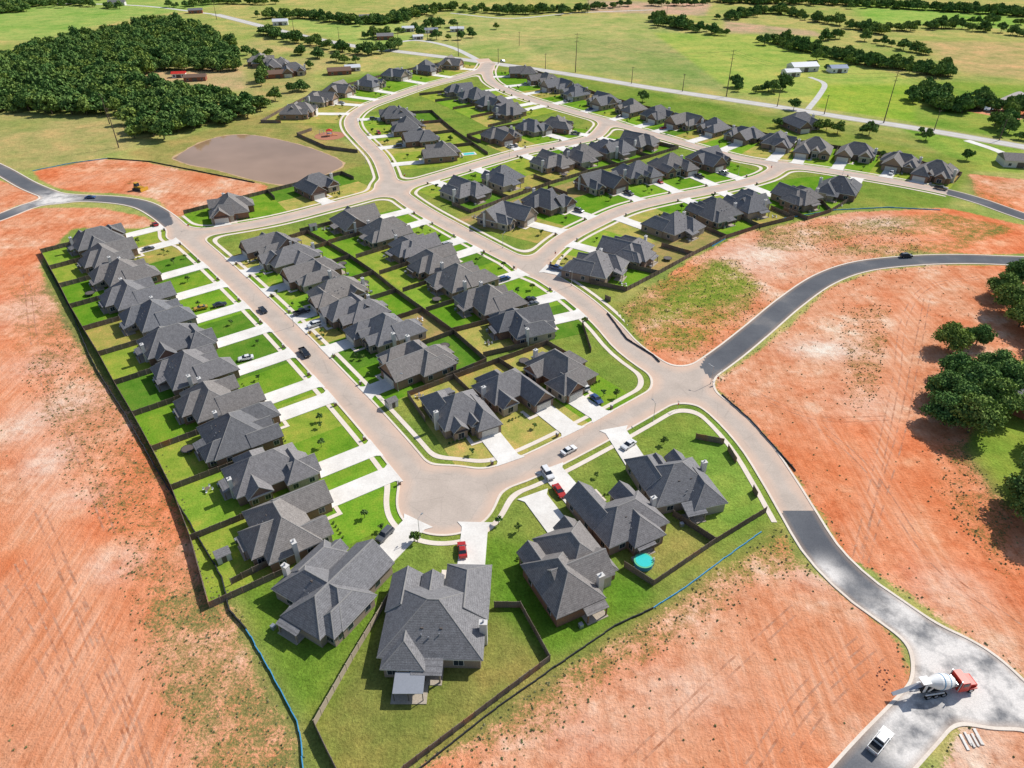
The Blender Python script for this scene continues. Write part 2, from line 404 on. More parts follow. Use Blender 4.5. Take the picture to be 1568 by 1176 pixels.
# freshly scraped red clay (second mask channel)
for px,py,rx,ry,a_ in [(60,1000,14,22,.9),(150,1120,10,12,.8),(30,830,10,14,.7),(1180,1060,18,10,.8),(1330,1010,10,12,.9),(1240,720,12,14,.5),(1450,760,14,12,.6),(1200,640,9,8,.5),(1500,930,12,10,.5),(300,270,18,10,.8),(150,290,16,8,.6),(1000,1150,12,6,.6),(1250,440,10,12,.5),(1520,330,14,8,.7),(20,560,8,14,.6),(1060,500,8,10,.5)]:
    g=G(px,py); msk[...,1]+=a_*np.exp(-((TX-g[0])/rx)**2-((TY-g[1])/ry)**2)
def track(pts,w,amt):
    C=catmull(GP(pts),3); D=np.full(TX.shape,99.)
    for a,b in zip(C[:-1],C[1:]):
        m=(TX>min(a[0],b[0])-12)&(TX<max(a[0],b[0])+12)&(TY>min(a[1],b[1])-12)&(TY<max(a[1],b[1])+12)
        d=b-a; t=np.clip(((TX[m]-a[0])*d[0]+(TY[m]-a[1])*d[1])/(d@d+1e-9),0,1)
        D[m]=np.minimum(D[m],np.hypot(TX[m]-a[0]-t*d[0],TY[m]-a[1]-t*d[1]))
    return amt*np.exp(-(D/w)**2)
TRK=[([(1500,425),(1420,440),(1385,490),(1372,580),(1350,690),(1330,780),(1310,870)],3.0,1.0),
    ([(60,780),(110,900),(150,1010),(190,1100),(240,1250)],6,1.0),
    ([(0,560),(60,700),(60,780)],4,.7),([(0,900),(60,1000),(110,1100),(140,1250)],5,.9),
    ([(1150,1176),(1230,1060),(1320,980)],5,.8),([(960,1176),(1100,1040),(1220,930)],3,.5),
    ([(1240,640),(1330,720),(1430,860),(1560,960)],4,.7),([(1200,400),(1300,370),(1450,365)],4,.6),([(100,280),(200,265),(300,285)],4,.7)]
trk=np.zeros(TX.shape)
for a in TRK: trk=np.maximum(trk,track(*a))
def blur(A,n=2):
    for _ in range(n):
        A=(A+np.roll(A,1,0)+np.roll(A,-1,0))/3; A=(A+np.roll(A,1,1)+np.roll(A,-1,1))/3
    return A
msk=np.clip(blur(msk,3),0,1); veg=blur(veg,2)
msk[...,0]=np.clip(msk[...,0]+trk*.35*(msk[...,0]>.3),0,1)
ny,nx=TX.shape
V=np.stack([TX.ravel(),TY.ravel(),np.zeros(TX.size)],1)
idx=np.arange(nx*ny).reshape(ny,nx)
Fq=np.stack([idx[:-1,:-1],idx[:-1,1:],idx[1:,1:],idx[1:,:-1]],-1).reshape(-1,4)
me=bpy.data.meshes.new('ground'); me.vertices.add(len(V)); me.vertices.foreach_set('co',V.ravel())
me.loops.add(Fq.size); me.loops.foreach_set('vertex_index',Fq.ravel().astype(np.int32))
me.polygons.add(len(Fq)); me.polygons.foreach_set('loop_start',np.arange(0,Fq.size,4,dtype=np.int32))
me.update(calc_edges=True)
def cattr(me,name,A,dom='POINT'):
    at=me.attributes.new(name,'FLOAT_COLOR',dom); B=np.ones((len(A),4),np.float32); B[:,:3]=A; at.data.foreach_set('color',B.ravel())
cattr(me,'veg',veg.reshape(-1,3)); cattr(me,'mask',msk.reshape(-1,3))
at=me.attributes.new('track','FLOAT','POINT'); at.data.foreach_set('value',trk.ravel().astype(np.float32))
def groundmat():
    m,nt,b=newmat('ground_soil_and_grass',1.0); o=pos(nt)
    def A(n):
        a=nt.nodes.new('ShaderNodeAttribute'); a.attribute_name=n; return a
    n1=noise(nt,o,.012,3,.6); n2=noise(nt,o,.06,4,.65); n3=noise(nt,o,.33,4,.7); n4=noise(nt,o,1.8,3,.8)
    v=A('veg').outputs['Color']
    v=mix(nt,1.0,v,ramp(nt,n1,[(.3,(.72,.90,.70)),(.5,(1,1,1)),(.7,(1.25,1.06,1.2))]),'MULTIPLY')
    v=mix(nt,1.0,v,ramp(nt,n2,[(.3,(.66,.82,.70)),(.5,(1,1,1)),(.7,(1.35,1.10,1.2))]),'MULTIPLY')
    v=mix(nt,1.0,v,ramp(nt,n3,[(.3,.8),(.7,1.18)]),'MULTIPLY')
    v=mix(nt,1.0,v,ramp(nt,n4,[(.3,.68),(.7,1.3)]),'MULTIPLY')
    sep=nt.nodes.new('ShaderNodeSeparateColor'); nt.links.new(A('mask').outputs['Color'],sep.inputs[0])
    d=ramp(nt,n2,[(.30,(.55,.175,.075)),(.43,(.62,.245,.125)),(.56,(.66,.32,.185)),(.68,(.73,.49,.34))])
    d=mix(nt,1.0,d,ramp(nt,n1,[(.38,(1.05,.80,.66)),(.5,(1,1,1)),(.62,(1.0,1.14,1.22))]),'MULTIPLY')
    d=mix(nt,1.0,d,ramp(nt,n3,[(.30,(.78,.66,.58)),(.5,(1,1,1)),(.70,(1.12,1.24,1.36))]),'MULTIPLY')
    rk=mth(nt,'MULTIPLY',sep.outputs[1],ramp(nt,n3,[(.35,.5),(.6,1.0)]),True)
    d=mix(nt,mth(nt,'MULTIPLY',rk,.8),d,(.58,.185,.075))
    d=mix(nt,1.0,d,ramp(nt,n4,[(.3,(.80,.76,.74)),(.5,(1,1,1)),(.7,(1.13,1.17,1.2))]),'MULTIPLY')
    mp=nt.nodes.new('ShaderNodeMapping'); mp.inputs['Rotation'].default_value=(0,0,-.45); mp.inputs['Scale'].default_value=(1.0,.05,1); nt.links.new(o,mp.inputs['Vector'])
    ns=noise(nt,mp.outputs[0],.9,3,.6)
    d=mix(nt,1.0,d,ramp(nt,ns,[(.35,(.92,.87,.84)),(.5,(1,1,1)),(.65,(1.05,1.07,1.09))]),'MULTIPLY')
    tk=A('track').outputs['Fac']
    tcol=ramp(nt,ns,[(.35,(.60,.23,.11)),(.5,(.68,.31,.175)),(.65,(.74,.42,.275))])
    d=mix(nt,mth(nt,'MULTIPLY',tk,.75,True),d,tcol)
    pl=mth(nt,'MULTIPLY',sep.outputs[2],ramp(nt,n3,[(.3,.35),(.6,1.2)]),True)
    d=mix(nt,pl,d,(.76,.67,.56))
    nn=mth(nt,'ADD',mth(nt,'MULTIPLY',n3,.5),mth(nt,'MULTIPLY',n4,.7))
    nn=mth(nt,'ADD',nn,mth(nt,'MULTIPLY',n2,.4))
    e=mth(nt,'ADD',sep.outputs[0],mth(nt,'MULTIPLY',mth(nt,'SUBTRACT',nn,.80),1.25))
    k=ramp(nt,e,[(.40,0.0),(.60,1.0)])
    c=mix(nt,k,v,d)
    nt.links.new(c,b.inputs['Base Color'])
    bump(nt,b,mth(nt,'ADD',n4,mth(nt,'MULTIPLY',n3,2.0)),.7,.3)
    return m
me.materials.append(groundmat()); place(me,'ground')

def ribbon(name,pts,w,z,mat,px=True,step=4,off=0):
    C=catmull(GP(pts) if px else pts,step); T=np.gradient(C,axis=0); T/=np.linalg.norm(T,axis=1)[:,None]+1e-9
    Nn=np.stack([-T[:,1],T[:,0]],1); C=C+Nn*off; L=C+Nn*w/2; R=C-Nn*w/2
    mb=MB()
    for i in range(len(C)-1): mb.poly([(*R[i],z),(*R[i+1],z),(*L[i+1],z),(*L[i],z)],mat)
    return mb.obj(name)
HWY=[(330,22),(450,52),(540,70),(620,80),(740,95),(860,112),(1000,135),(1100,150),(1200,165),(1300,181),(1400,196),(1568,225),(1800,268)]
ribbon('highway',HWY,9,.05,M_HWY)
ribbon('highway_shoulder',HWY,13,.03,simple('gravel_shoulder',(.38,.35,.24),.95,.2,.5,world=True))
ribbon('highway_marking',HWY,.3,.056,M_YEL)
ribbon('country_road',[(330,22),(200,8),(0,4),(-200,0)],6,.04,M_HWY)
ribbon('country_road',[(740,96),(690,72),(640,62),(600,66)],6,.06,M_HWY)
ribbon('gravel_track',[(1235,170),(1255,145),(1262,128),(1240,118)],4,.02,M_HWY)
ribbon('street_entrance',[(748,108),(745,97),(738,90)],12,.062,M_STREET)
ribbon('gravel_track',[(690,20),(780,28),(880,20),(1000,15)],4,.02,M_HWY)
ribbon('gravel_driveway',[(1480,215),(1530,232),(1560,250)],5,.055,M_DRIVE)
def rutmat():
    m,nt,b=newmat('wheel_rut_soil',1.0); o=pos(nt)
    f=noise(nt,o,.5,3,.7); c=ramp(nt,f,[(.35,(.42,.16,.08)),(.65,(.68,.42,.29))]); nt.links.new(c,b.inputs['Base Color'])
    nt.links.new(ramp(nt,noise(nt,o,.22,3,.7),[(.42,0.0),(.60,.65)]),b.inputs['Alpha']); return m
M_RUT=rutmat()
rutp=[[(1500,425),(1420,440),(1385,490),(1372,580),(1350,690),(1330,780),(1310,870)],[(1420,455),(1400,560),(1380,660),(1350,760),(1322,860)],[(60,780),(110,900),(150,1010),(190,1100),(240,1250)],
 [(90,860),(140,960),(200,1100),(230,1200)],[(0,900),(60,1000),(110,1100),(140,1250)],[(30,860),(75,950),(120,1060),(160,1176)],
 [(1150,1176),(1230,1060),(1320,980)],[(960,1176),(1100,1040),(1220,930)],[(1240,640),(1330,720),(1430,860),(1560,960)],[(1190,1176),(1270,1070),(1350,1000)],
 [(1150,600),(1250,640),(1360,640)],[(40,420),(60,560),(120,690),(170,820)],[(1200,410),(1300,375),(1450,365)],[(90,282),(200,262),(300,290)]]
for k,p in enumerate(rutp):
    for o_ in (-.95,.95): ribbon('wheel_rut',p,.42,.008+.0008*k+(.0004 if o_>0 else 0),M_RUT,step=3,off=o_)

# ---------------------------------------------------------------- houses
def roofblk(mb,x0,x1,y0,y1,axs,ea,eb,ze,k,pitch=.72,oh=.45,hw=0.0):
    e=k*.006; x0+=e;x1-=e;y0+=e;y1-=e; ze=ze+k*.011
    mb.box(x0,x1,y0,y1,hw,ze,M_BRICK if k!=2 else M_STONE)
    X0,X1,Y0,Y1=x0-oh,x1+oh,y0-oh,y1+oh
    zb=ze+.2; mb.box(X0,X1,Y0,Y1,ze-.01,zb-.004,M_TRIM if k%2==0 else M_GUTTER)
    def P(a,c,z): return (a,c,z) if axs=='x' else (c,a,z)
    A0,A1,C0,C1=(X0,X1,Y0,Y1) if axs=='x' else (Y0,Y1,X0,X1)
    w0,w1,q0,q1=(x0,x1,y0,y1) if axs=='x' else (y0,y1,x0,x1)
    half=(C1-C0)/2; cc=(C0+C1)/2; zr=zb+half*pitch
    ra=A0+(half if ea=='h' else 0); rb=A1-(half if eb=='h' else 0)
    if ra>rb: ra=rb=(ra+rb)/2
    mb.poly([P(A0,C0,zb),P(A1,C0,zb),P(rb,cc,zr),P(ra,cc,zr)],M_ROOF)
    mb.poly([P(A1,C1,zb),P(A0,C1,zb),P(ra,cc,zr),P(rb,cc,zr)],M_ROOF)
    def cap(p,q,w=.15):
        p=Vector(p);q=Vector(q); d=(q-p)
        if d.length<.5: return
        d.normalize(); s=d.cross(Vector((0,0,1))).normalized()*w; u=Vector((0,0,.03)); dn=Vector((0,0,-.10))
        mb.hexa([p-s+dn,q-s+dn,q+s+dn,p+s+dn],[p-s*.5+u,q-s*.5+u,q+s*.5+u,p+s*.5+u],M_RIDGE)
    cap(P(ra,cc,zr),P(rb,cc,zr))
    for end,a,r,w in ((ea,A0,ra,w0),(eb,A1,rb,w1)):
        if end=='h':
            mb.poly([P(a,C1,zb),P(a,C0,zb),P(r,cc,zr)],M_ROOF)
            cap(P(a,C1,zb),P(r,cc,zr),.11); cap(P(a,C0,zb),P(r,cc,zr),.11)
        else:
            mb.poly([P(w,q0,zb-.1),P(w,q1,zb-.1),P(w,q1,zb+oh*pitch-.05),P(w,cc,zr-.05),P(w,q0,zb+oh*pitch-.05)],M_BRICK)
            for c in (C0,C1):
                mb.poly([P(a,c,zb-.2),P(a,cc,zr-.2),P(a,cc,zr),P(a,c,zb)],M_TRIM)
    return zr
def win(mb,side,pos_,lv,w=1.5,z0=.9,z1=2.2,mat=None):
    g=mat or M_GLASS
    f,gd=.05,.075
    if side in 'SN':
        s=-1 if side=='S' else 1
        a,b=sorted((lv,lv+s*f)); mb.box(pos_-w/2-.1,pos_+w/2+.1,a,b,z0-.1,z1+.1,M_TRIM)
        a,b=sorted((lv+s*f*.5,lv+s*gd)); mb.box(pos_-w/2,pos_-.03,a,b,z0,z1,g); mb.box(pos_+.03,pos_+w/2,a,b,z0,z1,g)
    else:
        s=-1 if side=='W' else 1
        a,b=sorted((lv,lv+s*f)); mb.box(a,b,pos_-w/2-.1,pos_+w/2+.1,z0-.1,z1+.1,M_TRIM)
        a,b=sorted((lv+s*f*.5,lv+s*gd)); mb.box(a,b,pos_-w/2,pos_-.03,z0,z1,g); mb.box(a,b,pos_+.03,pos_+w/2,z0,z1,g)
VAR=[
 dict(b=[(-8,8,-3,8,'x','h','h',2.9),(-8.2,-1.2,-9.6,1.6,'y','g','g',2.8),(2,7.2,-5.8,1,'y','g','g',2.8),(-3,5,4,10.6,'y','g','h',2.8),(-6.5,-3.9,-7.6,-3,'y','g','g',4.0)],g=(-4.7,-9.6),c=(8.05,2.5)),
 dict(b=[(-7,8,-6,7,'x','h','h',2.9),(1.2,8.3,-10,1,'y','h','g',2.8),(-7.3,0.2,1,10.2,'y','g','h',2.8),(-5.2,-1.2,-8,-1.5,'y','g','g',2.9),(.2,3,-8,-2,'y','g','g',3.3)],g=(4.8,-10),c=(-7.4,-1)),
 dict(b=[(-5.8,6,-8,9.5,'y','h','h',2.9),(-8.4,0,-1,6,'x','h','g',2.8),(0,8.4,-9.4,-2,'x','g','h',2.8),(1.6,7.6,-10.2,-4,'y','g','g',2.8),(0,8.2,2,7.5,'x','g','g',2.8)],g=(4.6,-10.2),c=(2,9.7)),
 dict(b=[(-8,8.1,-2,6.5,'x','h','h',2.85),(-6,2.4,-9.8,10,'y','g','h',2.85),(2.6,8.3,-7.2,2,'y','h','g',2.8),(-7.9,-3,1,8.6,'y','g','h',2.8),(3.6,6.4,-8.0,-3,'y','g','g',2.9)],g=(-1.8,-9.8),c=(8.2,3)),
 dict(b=[(-8,2.6,-9,5,'y','h','h',2.9),(-2,8,-4,9.7,'y','h','h',2.9),(-6.5,5,-1,6,'x','g','g',3.4),(2.8,7.2,-7.3,0,'y','g','g',2.8),(-7.4,-2.8,-9.9,-4,'y','g','g',2.8)],g=(-4.9,-9.9),c=(-3,7.0)),
 dict(b=[(-7.8,7.8,-5,8.8,'x','h','h',2.9),(-8.2,-1.2,-10,1,'y','h','g',2.8),(-.2,2.8,-6.8,-1,'y','g','g',3.6),(3.2,8.1,-7.4,0,'y','g','g',2.8),(1,7,5,10.8,'y','g','h',2.7)],g=(-4.7,-10),c=(-8.0,4)),
 dict(b=[(-8,8,-1,9,'x','g','h',2.9),(-1,8.2,-10,3,'y','g','g',2.9),(-7.6,-2.4,-6,2,'y','h','g',2.8),(-6.8,-3.4,-7,-2,'y','g','g',2.9),(5,8.5,-4,4,'x','g','g',2.8)],g=(3.6,-10),c=(-8.1,5)),
]
PI0=.82
def house_mesh(i,mir):
    d=VAR[i]; mb=MB(); s=-1 if mir else 1; zr=0
    for k,(x0,x1,y0,y1,a,ea,eb,ze) in enumerate(d['b']):
        if mir:
            x0,x1=-x1,-x0
            if a=='x': ea,eb=eb,ea
        hw=2.9 if ze>=3.9 else 0
        z=roofblk(mb,x0,x1,y0,y1,a,ea,eb,ze,k,PI0 if k==0 else .86,hw=hw)
        if k==0: zr=z; m0=(x0,x1,y0,y1)
        if hw: continue
        ys=(y0+y1)/2; xs=(x0+x1)/2; e=k*.006
        for q in (-.28,.28):
            win(mb,'W',ys+q*(y1-y0),x0+e,1.3); win(mb,'E',ys+q*(y1-y0),x1-e,1.3)
            if k in (0,3,4): win(mb,'N',xs+q*(x1-x0),y1-e,1.5)
        if k in (2,3) and y0<-5: win(mb,'S',xs,y0+e,1.8,.6,2.3)
    gx_,gy_=d['g']; gx_*=s
    mb.box(gx_-2.6,gx_+2.6,gy_-.06,gy_+.1,.02,2.35,M_TRIM)
    for r in range(4): mb.box(gx_-2.45,gx_+2.45,gy_-.1,gy_-.02,.05+r*.56,.57+r*.56,M_DOOR)
    cx,cy=d['c']; cx*=s
    mb.box(cx-.6,cx+.6,cy-.45,cy+.45,0,5.9,M_CHIM); mb.box(cx-.68,cx+.68,cy-.53,cy+.53,5.9,6.02,M_TRIM); mb.cyl((cx,cy,6.02),(cx,cy,6.5),.17,.17,8,M_METAL)
    rnd=random.Random(i*7+mir)
    x0,x1,y0,y1=m0; ax0=d['b'][0][4]
    if ax0=='x' :
        for _ in range(5):
            x=rnd.uniform(-3,3); t=rnd.uniform(1.0,3.0); z=3.1+t*PI0
            y=y1+.45-t; mb.cyl((x,y,z-.2),(x,y,z+.45),.09,.09,6,M_METAL)
        for q in (-1.5,1.5): mb.taper((q-.3,q+.3,y1-3.7,y1-3.1),3.1+3.6*PI0-.25,(q-.22,q+.22,y1-3.65,y1-3.2),3.1+3.6*PI0+.22,M_GUTTER)
    else:
        for _ in range(5):
            y=rnd.uniform(-2,3); t=rnd.uniform(1.0,3.0); z=3.1+t*PI0
            x=x1+.45-t; mb.cyl((x,y,z-.2),(x,y,z+.45),.09,.09,6,M_METAL)
    dx=(1.2 if gx_<0 else -1.2)
    mb.box(dx-.5,dx+.5,m0[2]-.12,m0[2]-.02,.1,2.2,M_GUTTER)
    mb.box(-2.0,2.6,8.4,12.0,0,.11,M_STONE)
    mb.box(3.5,4.3,11.2,12.0,0,.9,M_METAL)
    for px_ in (-1.7,2.3): mb.box(px_-.12,px_+.12,11.4,11.64,.11,2.45,M_BRICK)
    mb.hexa([(-2.1,8.0,2.75),(2.7,8.0,2.75),(2.7,11.8,2.42),(-2.1,11.8,2.42)],[(-2.1,8.0,3.5),(2.7,8.0,3.5),(2.7,11.8,2.55),(-2.1,11.8,2.55)],M_ROOF)
    return mb.mesh('brick_house')
HM={(i,m):house_mesh(i,m) for i in range(len(VAR)) for m in (0,1)}
houses=[]; LAWN_V=[];LAWN_F=[];LAWN_C=[]
TINTS=[(134,180,58),(160,182,72),(116,164,50),(190,186,98),(150,184,68),(106,150,54),(180,176,90),(130,172,56),(174,162,98)]
def lawnpoly(P,z,c):
    n=len(LAWN_V); LAWN_V.extend([(p[0],p[1],z) for p in P]); LAWN_F.append(tuple(range(n,n+len(P)))); LAWN_C.append(lin(*c,k=.66))
DR=MB(); CARSPOT=[]
def drive(c,th,sx,gxl,gyl,dist,i=0):
    ca,sa=math.cos(th),math.sin(th)
    def W(x,y): return (c[0]+ca*x-sa*y,c[1]+sa*x+ca*y)
    ye=-dist
    z=.178+.0006*(i%7)
    hw=3.0
    pts=[W(gxl-hw,gyl+.02),W(gxl-hw,ye+1.6),W(gxl-4.2,ye),W(gxl+4.2,ye),W(gxl+hw,ye+1.6),W(gxl+hw,gyl+.02)]
    DR.hexa([(*p,.0) for p in pts],[(*p,z) for p in pts],M_DRIVE)
    for s_ in (-1.4,1.4):
        if gyl-ye>6: CARSPOT.append((W(gxl+s_,gyl-3.4-random.random()*1.2),th,c))
    s=1 if gxl<0 else -1
    p=[W(gxl+s*3.0,gyl-1.5),W(gxl+s*6.2,gyl-1.5),W(gxl+s*6.2,gyl+3),W(gxl+s*5.1,gyl+3),W(gxl+s*5.1,gyl-.5),W(gxl+s*3.0,gyl-.5)]
    DR.poly([(*q,.1+.0006*(i%7)) for q in (p if s>0 else p[::-1])],M_KERB)
hid=0
def house_at(c,n,dist,var,mir,sx,sy):
    global hid
    th=math.atan2(n[0],-n[1])
    place(HM[(var,mir)],'brick_house',(c[0],c[1],0),th,(sx,sy,min(1.06,(sx+sy)/2)))
    gxl,gyl=VAR[var]['g']; gxl*=(-1 if mir else 1)
    drive(c,th,sx,gxl*sx,gyl*sy,dist,hid); houses.append((c,n,dist,th,sx,sy,gxl)); hid+=1
FEN=[]
rowi=0; lastv=-1
def row(pts,road,rear,fr=True,sy=1.0,ends=(True,True)):
    global rowi,lastv
    C=[G(a,b,4.0) for a,b in pts]; R=RC[road] if isinstance(road,str) else np.vstack([RC[r] for r in road])
    info=[]
    for c in C:
        d=np.hypot(R[:,0]-c[0],R[:,1]-c[1]); k=d.argmin(); n=(R[k]-c)/d[k]; info.append((c,n,d[k]))
    nn=[]
    for i,c in enumerate(C):
        ds=[np.linalg.norm(C[j]-c) for j in (i-1,i+1) if 0<=j<len(C)]
        nn.append(min(ds) if ds else 19)
    for i,(c,n,d) in enumerate(info):
        if d<17.5: c=c-n*(17.5-d); d=17.5; info[i]=(c,n,d)
        if i and i<len(C)-1:
            n=info[i-1][1]+2*n+info[i+1][1] if np.dot(info[i-1][1],info[i+1][1])>.6 else n
            n=n/np.linalg.norm(n)
        sx=min(1.12,max(.72,(nn[i]-1.8)/16.6)); s2=min(sy,(d-HW-2.5)/10.0)
        v=random.choice([q for q in range(len(VAR)) if q!=lastv]); lastv=v
        house_at(c,n,d-HW+.1,v,random.randrange(2),sx,max(.75,s2)*random.uniform(.97,1.06))
    B=[]
    for i in range(len(C)+1):
        if i==0: m=info[0][0]-(info[1][0]-info[0][0])/2 if len(C)>1 else info[0][0]; n=info[0][1]; d=info[0][2]
        elif i==len(C): m=info[-1][0]+(info[-1][0]-info[-2][0])/2; n=info[-1][1]; d=info[-1][2]
        else: m=(info[i-1][0]+info[i][0])/2; n=info[i-1][1]+info[i][1]; n=n/np.linalg.norm(n); d=(info[i-1][2]+info[i][2])/2
        B.append((m-n*rear,m,m+n*(d-HW-.4)))
    z=.012+.004*rowi
    for i in range(len(C)):
        a,b=B[i],B[i+1]
        lawnpoly([a[0],b[0],b[1],a[1]],z,random.choice(TINTS)); lawnpoly([a[1],b[1],b[2],a[2]],z,random.choice(TINTS[:8]))
    F=[]
    for i,b in enumerate(B):
        if (i==0 and not ends[0]) or (i==len(B)-1 and not ends[1]): continue
        F.append([b[0],b[1]*.75+b[0]*.25])
    if fr: F.append([b[0] for b in B])
    FEN.append(F); rowi+=1
row([(152,364),(170,388),(190,415),(210,446),(240,479),(267,517),(298,558),(335,604),(370,655),(410,712),(447,795)],'R1',21)
row([(415,372),(445,390),(479,414),(513,442),(542,472),(590,503),(635,548)],'R1',20)
row([(547,334),(592,350),(632,373),(668,396),(708,422),(750,455),(802,490)],'R3',20.5,fr=False)
row([(702,625),(782,593),(862,562)],'R2',18)
row([(712,288),(768,269),(845,245),(890,235),(937,225),(977,214)],'R9',18)
row([(775,327),(837,306),(920,277),(975,262),(1030,252),(1088,241)],'R10',18,fr=False)
row([(912,403),(962,379),(1032,341),(1092,320),(1145,308)],'R10',19)
row([(1222,298),(1283,285)],['R8','R10'],18)
row([(607,174),(622,191),(642,208),(672,230)],'R7',26)
row([(705,136),(730,145),(757,156),(782,168)],'R8',26,fr=False)
row([(768,205),(815,193),(855,188)],'R9',20)
row([(800,108),(833,121),(856,130),(882,140),(922,153),(965,163),(1005,173),(1050,184),(1092,192),(1140,204),(1190,214),(1247,226),(1312,232),(1378,245),(1432,264)],'R8',17)
row([(692,95),(655,103),(608,112),(567,126),(522,135),(490,149),(457,168)],'R7',17)
row([(487,281),(355,320)],'R5',15,ends=(True,False))
for (px,py,tx,ty,v,mi,sx,sy) in [(508,890,625,797,3,0,1.15,1.08),(668,932,690,805,5,0,1.2,1.16),(870,862,790,772,4,0,1.06,1.06),
                               (947,778,868,712,0,1,.98,1.0),(1036,730,968,655,1,0,1.04,1.0)]:
    c=G(px,py,4); t=G(tx,ty); d=np.linalg.norm(t-c); n=(t-c)/d
    house_at(c,n,d+1.2,v,mi,sx,sy)
DR.obj('driveway')
me=bpy.data.meshes.new('lawn'); me.from_pydata(LAWN_V,[],LAWN_F); me.materials.append(M_LAWN)
cl=[]
for f,c in zip(LAWN_F,LAWN_C): cl+=[c]*len(f)
at=me.attributes.new('tint','FLOAT_COLOR','CORNER'); B=np.ones((len(cl),4),np.float32); B[:,:3]=np.array(cl); at.data.foreach_set('color',B.ravel())
place(me,'lawn')

def fence(polys,name='wood_fence',h=1.85,px=False,mat=None,post=True,th=.04):
    mb=MB(); mat=mat or M_WOOD
    for P in polys:
        P=GP(P) if px else P
        for a,b in zip(P[:-1],P[1:]):
            a=np.array(a);b=np.array(b); L=np.linalg.norm(b-a)
            if L<.5: continue
            d=(b-a)/L; n=np.array([-d[1],d[0]]); k=max(1,int(round(L/2.4)))
            for i in range(k):
                p=a+d*L*i/k; q=a+d*L*(i+1)/k
                if post and (fdist(*(p+q)/2)<4.0): continue
                if not post:
                    p=p+n*random.uniform(-.12,.12)
                hh=h+random.uniform(-.05,.05)
                mb.hexa([(*(p-n*th),0),(*(q-n*th),0),(*(q+n*th),0),(*(p+n*th),0)],[(*(p-n*th),hh),(*(q-n*th),hh),(*(q+n*th),hh),(*(p+n*th),hh)],mat)
                if post: mb.box(p[0]-.08,p[0]+.08,p[1]-.08,p[1]+.08,0,hh+.12,mat)
    if mb.v: mb.obj(name)
for F in FEN: fence(F)
M_WOOD_LIT=simple('sunlit_fence_wood',(.40,.33,.25),.9,.25)  # paler fence wood: sunlight on this run is painted into the colour
fence([[(482,1112),(540,1010),(603,905),(612,890)]],px=True,mat=M_WOOD_LIT)
fence([[(482,1112),(500,1150),(540,1230)],[(842,1012),(745,1085),(620,1180),(560,1240)],[(757,930),(797,930),(842,1012)]],px=True)
fence([[(1108,680),(1140,730),(1172,785),(1095,832),(1000,897),(955,868)],[(1030,790),(1095,832)],[(1065,672),(1108,680)]],px=True)
fence([[(355,895),(420,862)],[(888,487),(905,540)],[(865,420),(885,440),(935,462)]],px=True)
fence([[(455,208),(500,228),(548,234)],[(455,208),(478,200)]],px=True)
fence([[(72,408),(110,478),(135,540),(150,570),(190,632),(240,720),(290,800),(340,885),(352,935),(378,965)]],'silt_fence',.7,True,M_BLACK,False,.1)
fence([[(378,965),(420,1040),(455,1105),(462,1140),(466,1200)]],'silt_fence',.5,True,M_BLUE,False,.08)
fence([[(1165,815),(1110,855),(1050,900),(1000,932)],[(1440,322),(1360,318),(1280,322),(1200,335),(1130,355),(1090,378)],[(50,262),(110,250),(165,243)]],'silt_fence',.4,True,M_BLUE,False,.08)
fence([[(1105,605),(1150,645),(1190,690),(1218,722)],[(165,243),(230,248),(300,262),(390,280)],[(930,480),(960,520),(1000,545),(1010,555)],[(1000,932),(940,960),(850,1022),(760,1085),(640,1180)]],'silt_fence',.55,True,M_BLACK,False,.08)

# ---------------------------------------------------------------- pond
P=catmull(GP([(265,243),(300,222),(340,209),(385,207),(440,217),(490,232),(524,249),(510,262),(452,282),(400,278),(330,260),(290,252),(265,243)]),3)[:-1]
mb=MB(); mb.poly([(*p,.06) for p in P][::-1],M_MUDW); mb.obj('pond')
c=P.mean(0); mb=MB(); M_BANK=simple('muddy_bank',(.50,.34,.20),.95,.35,.3,world=True)
rj=[random.uniform(1.01,1.045) for _ in P]
for i in range(len(P)):
    j=(i+1)%len(P); a,b=P[i],P[j]; mb.poly([(*a,.07),(*b,.07),(*(c+(b-c)*rj[j]),.03),(*(c+(a-c)*rj[i]),.03)],M_BANK)
mb.obj('pond_bank')
mb=MB(); mb.poly([(*p,.06) for p in catmull(GP([(1470,160),(1500,150),(1520,155),(1560,140),(1568,150),(1530,165),(1490,172),(1470,160)]),3)[:-1]],M_MUDW); mb.obj('creek_water')

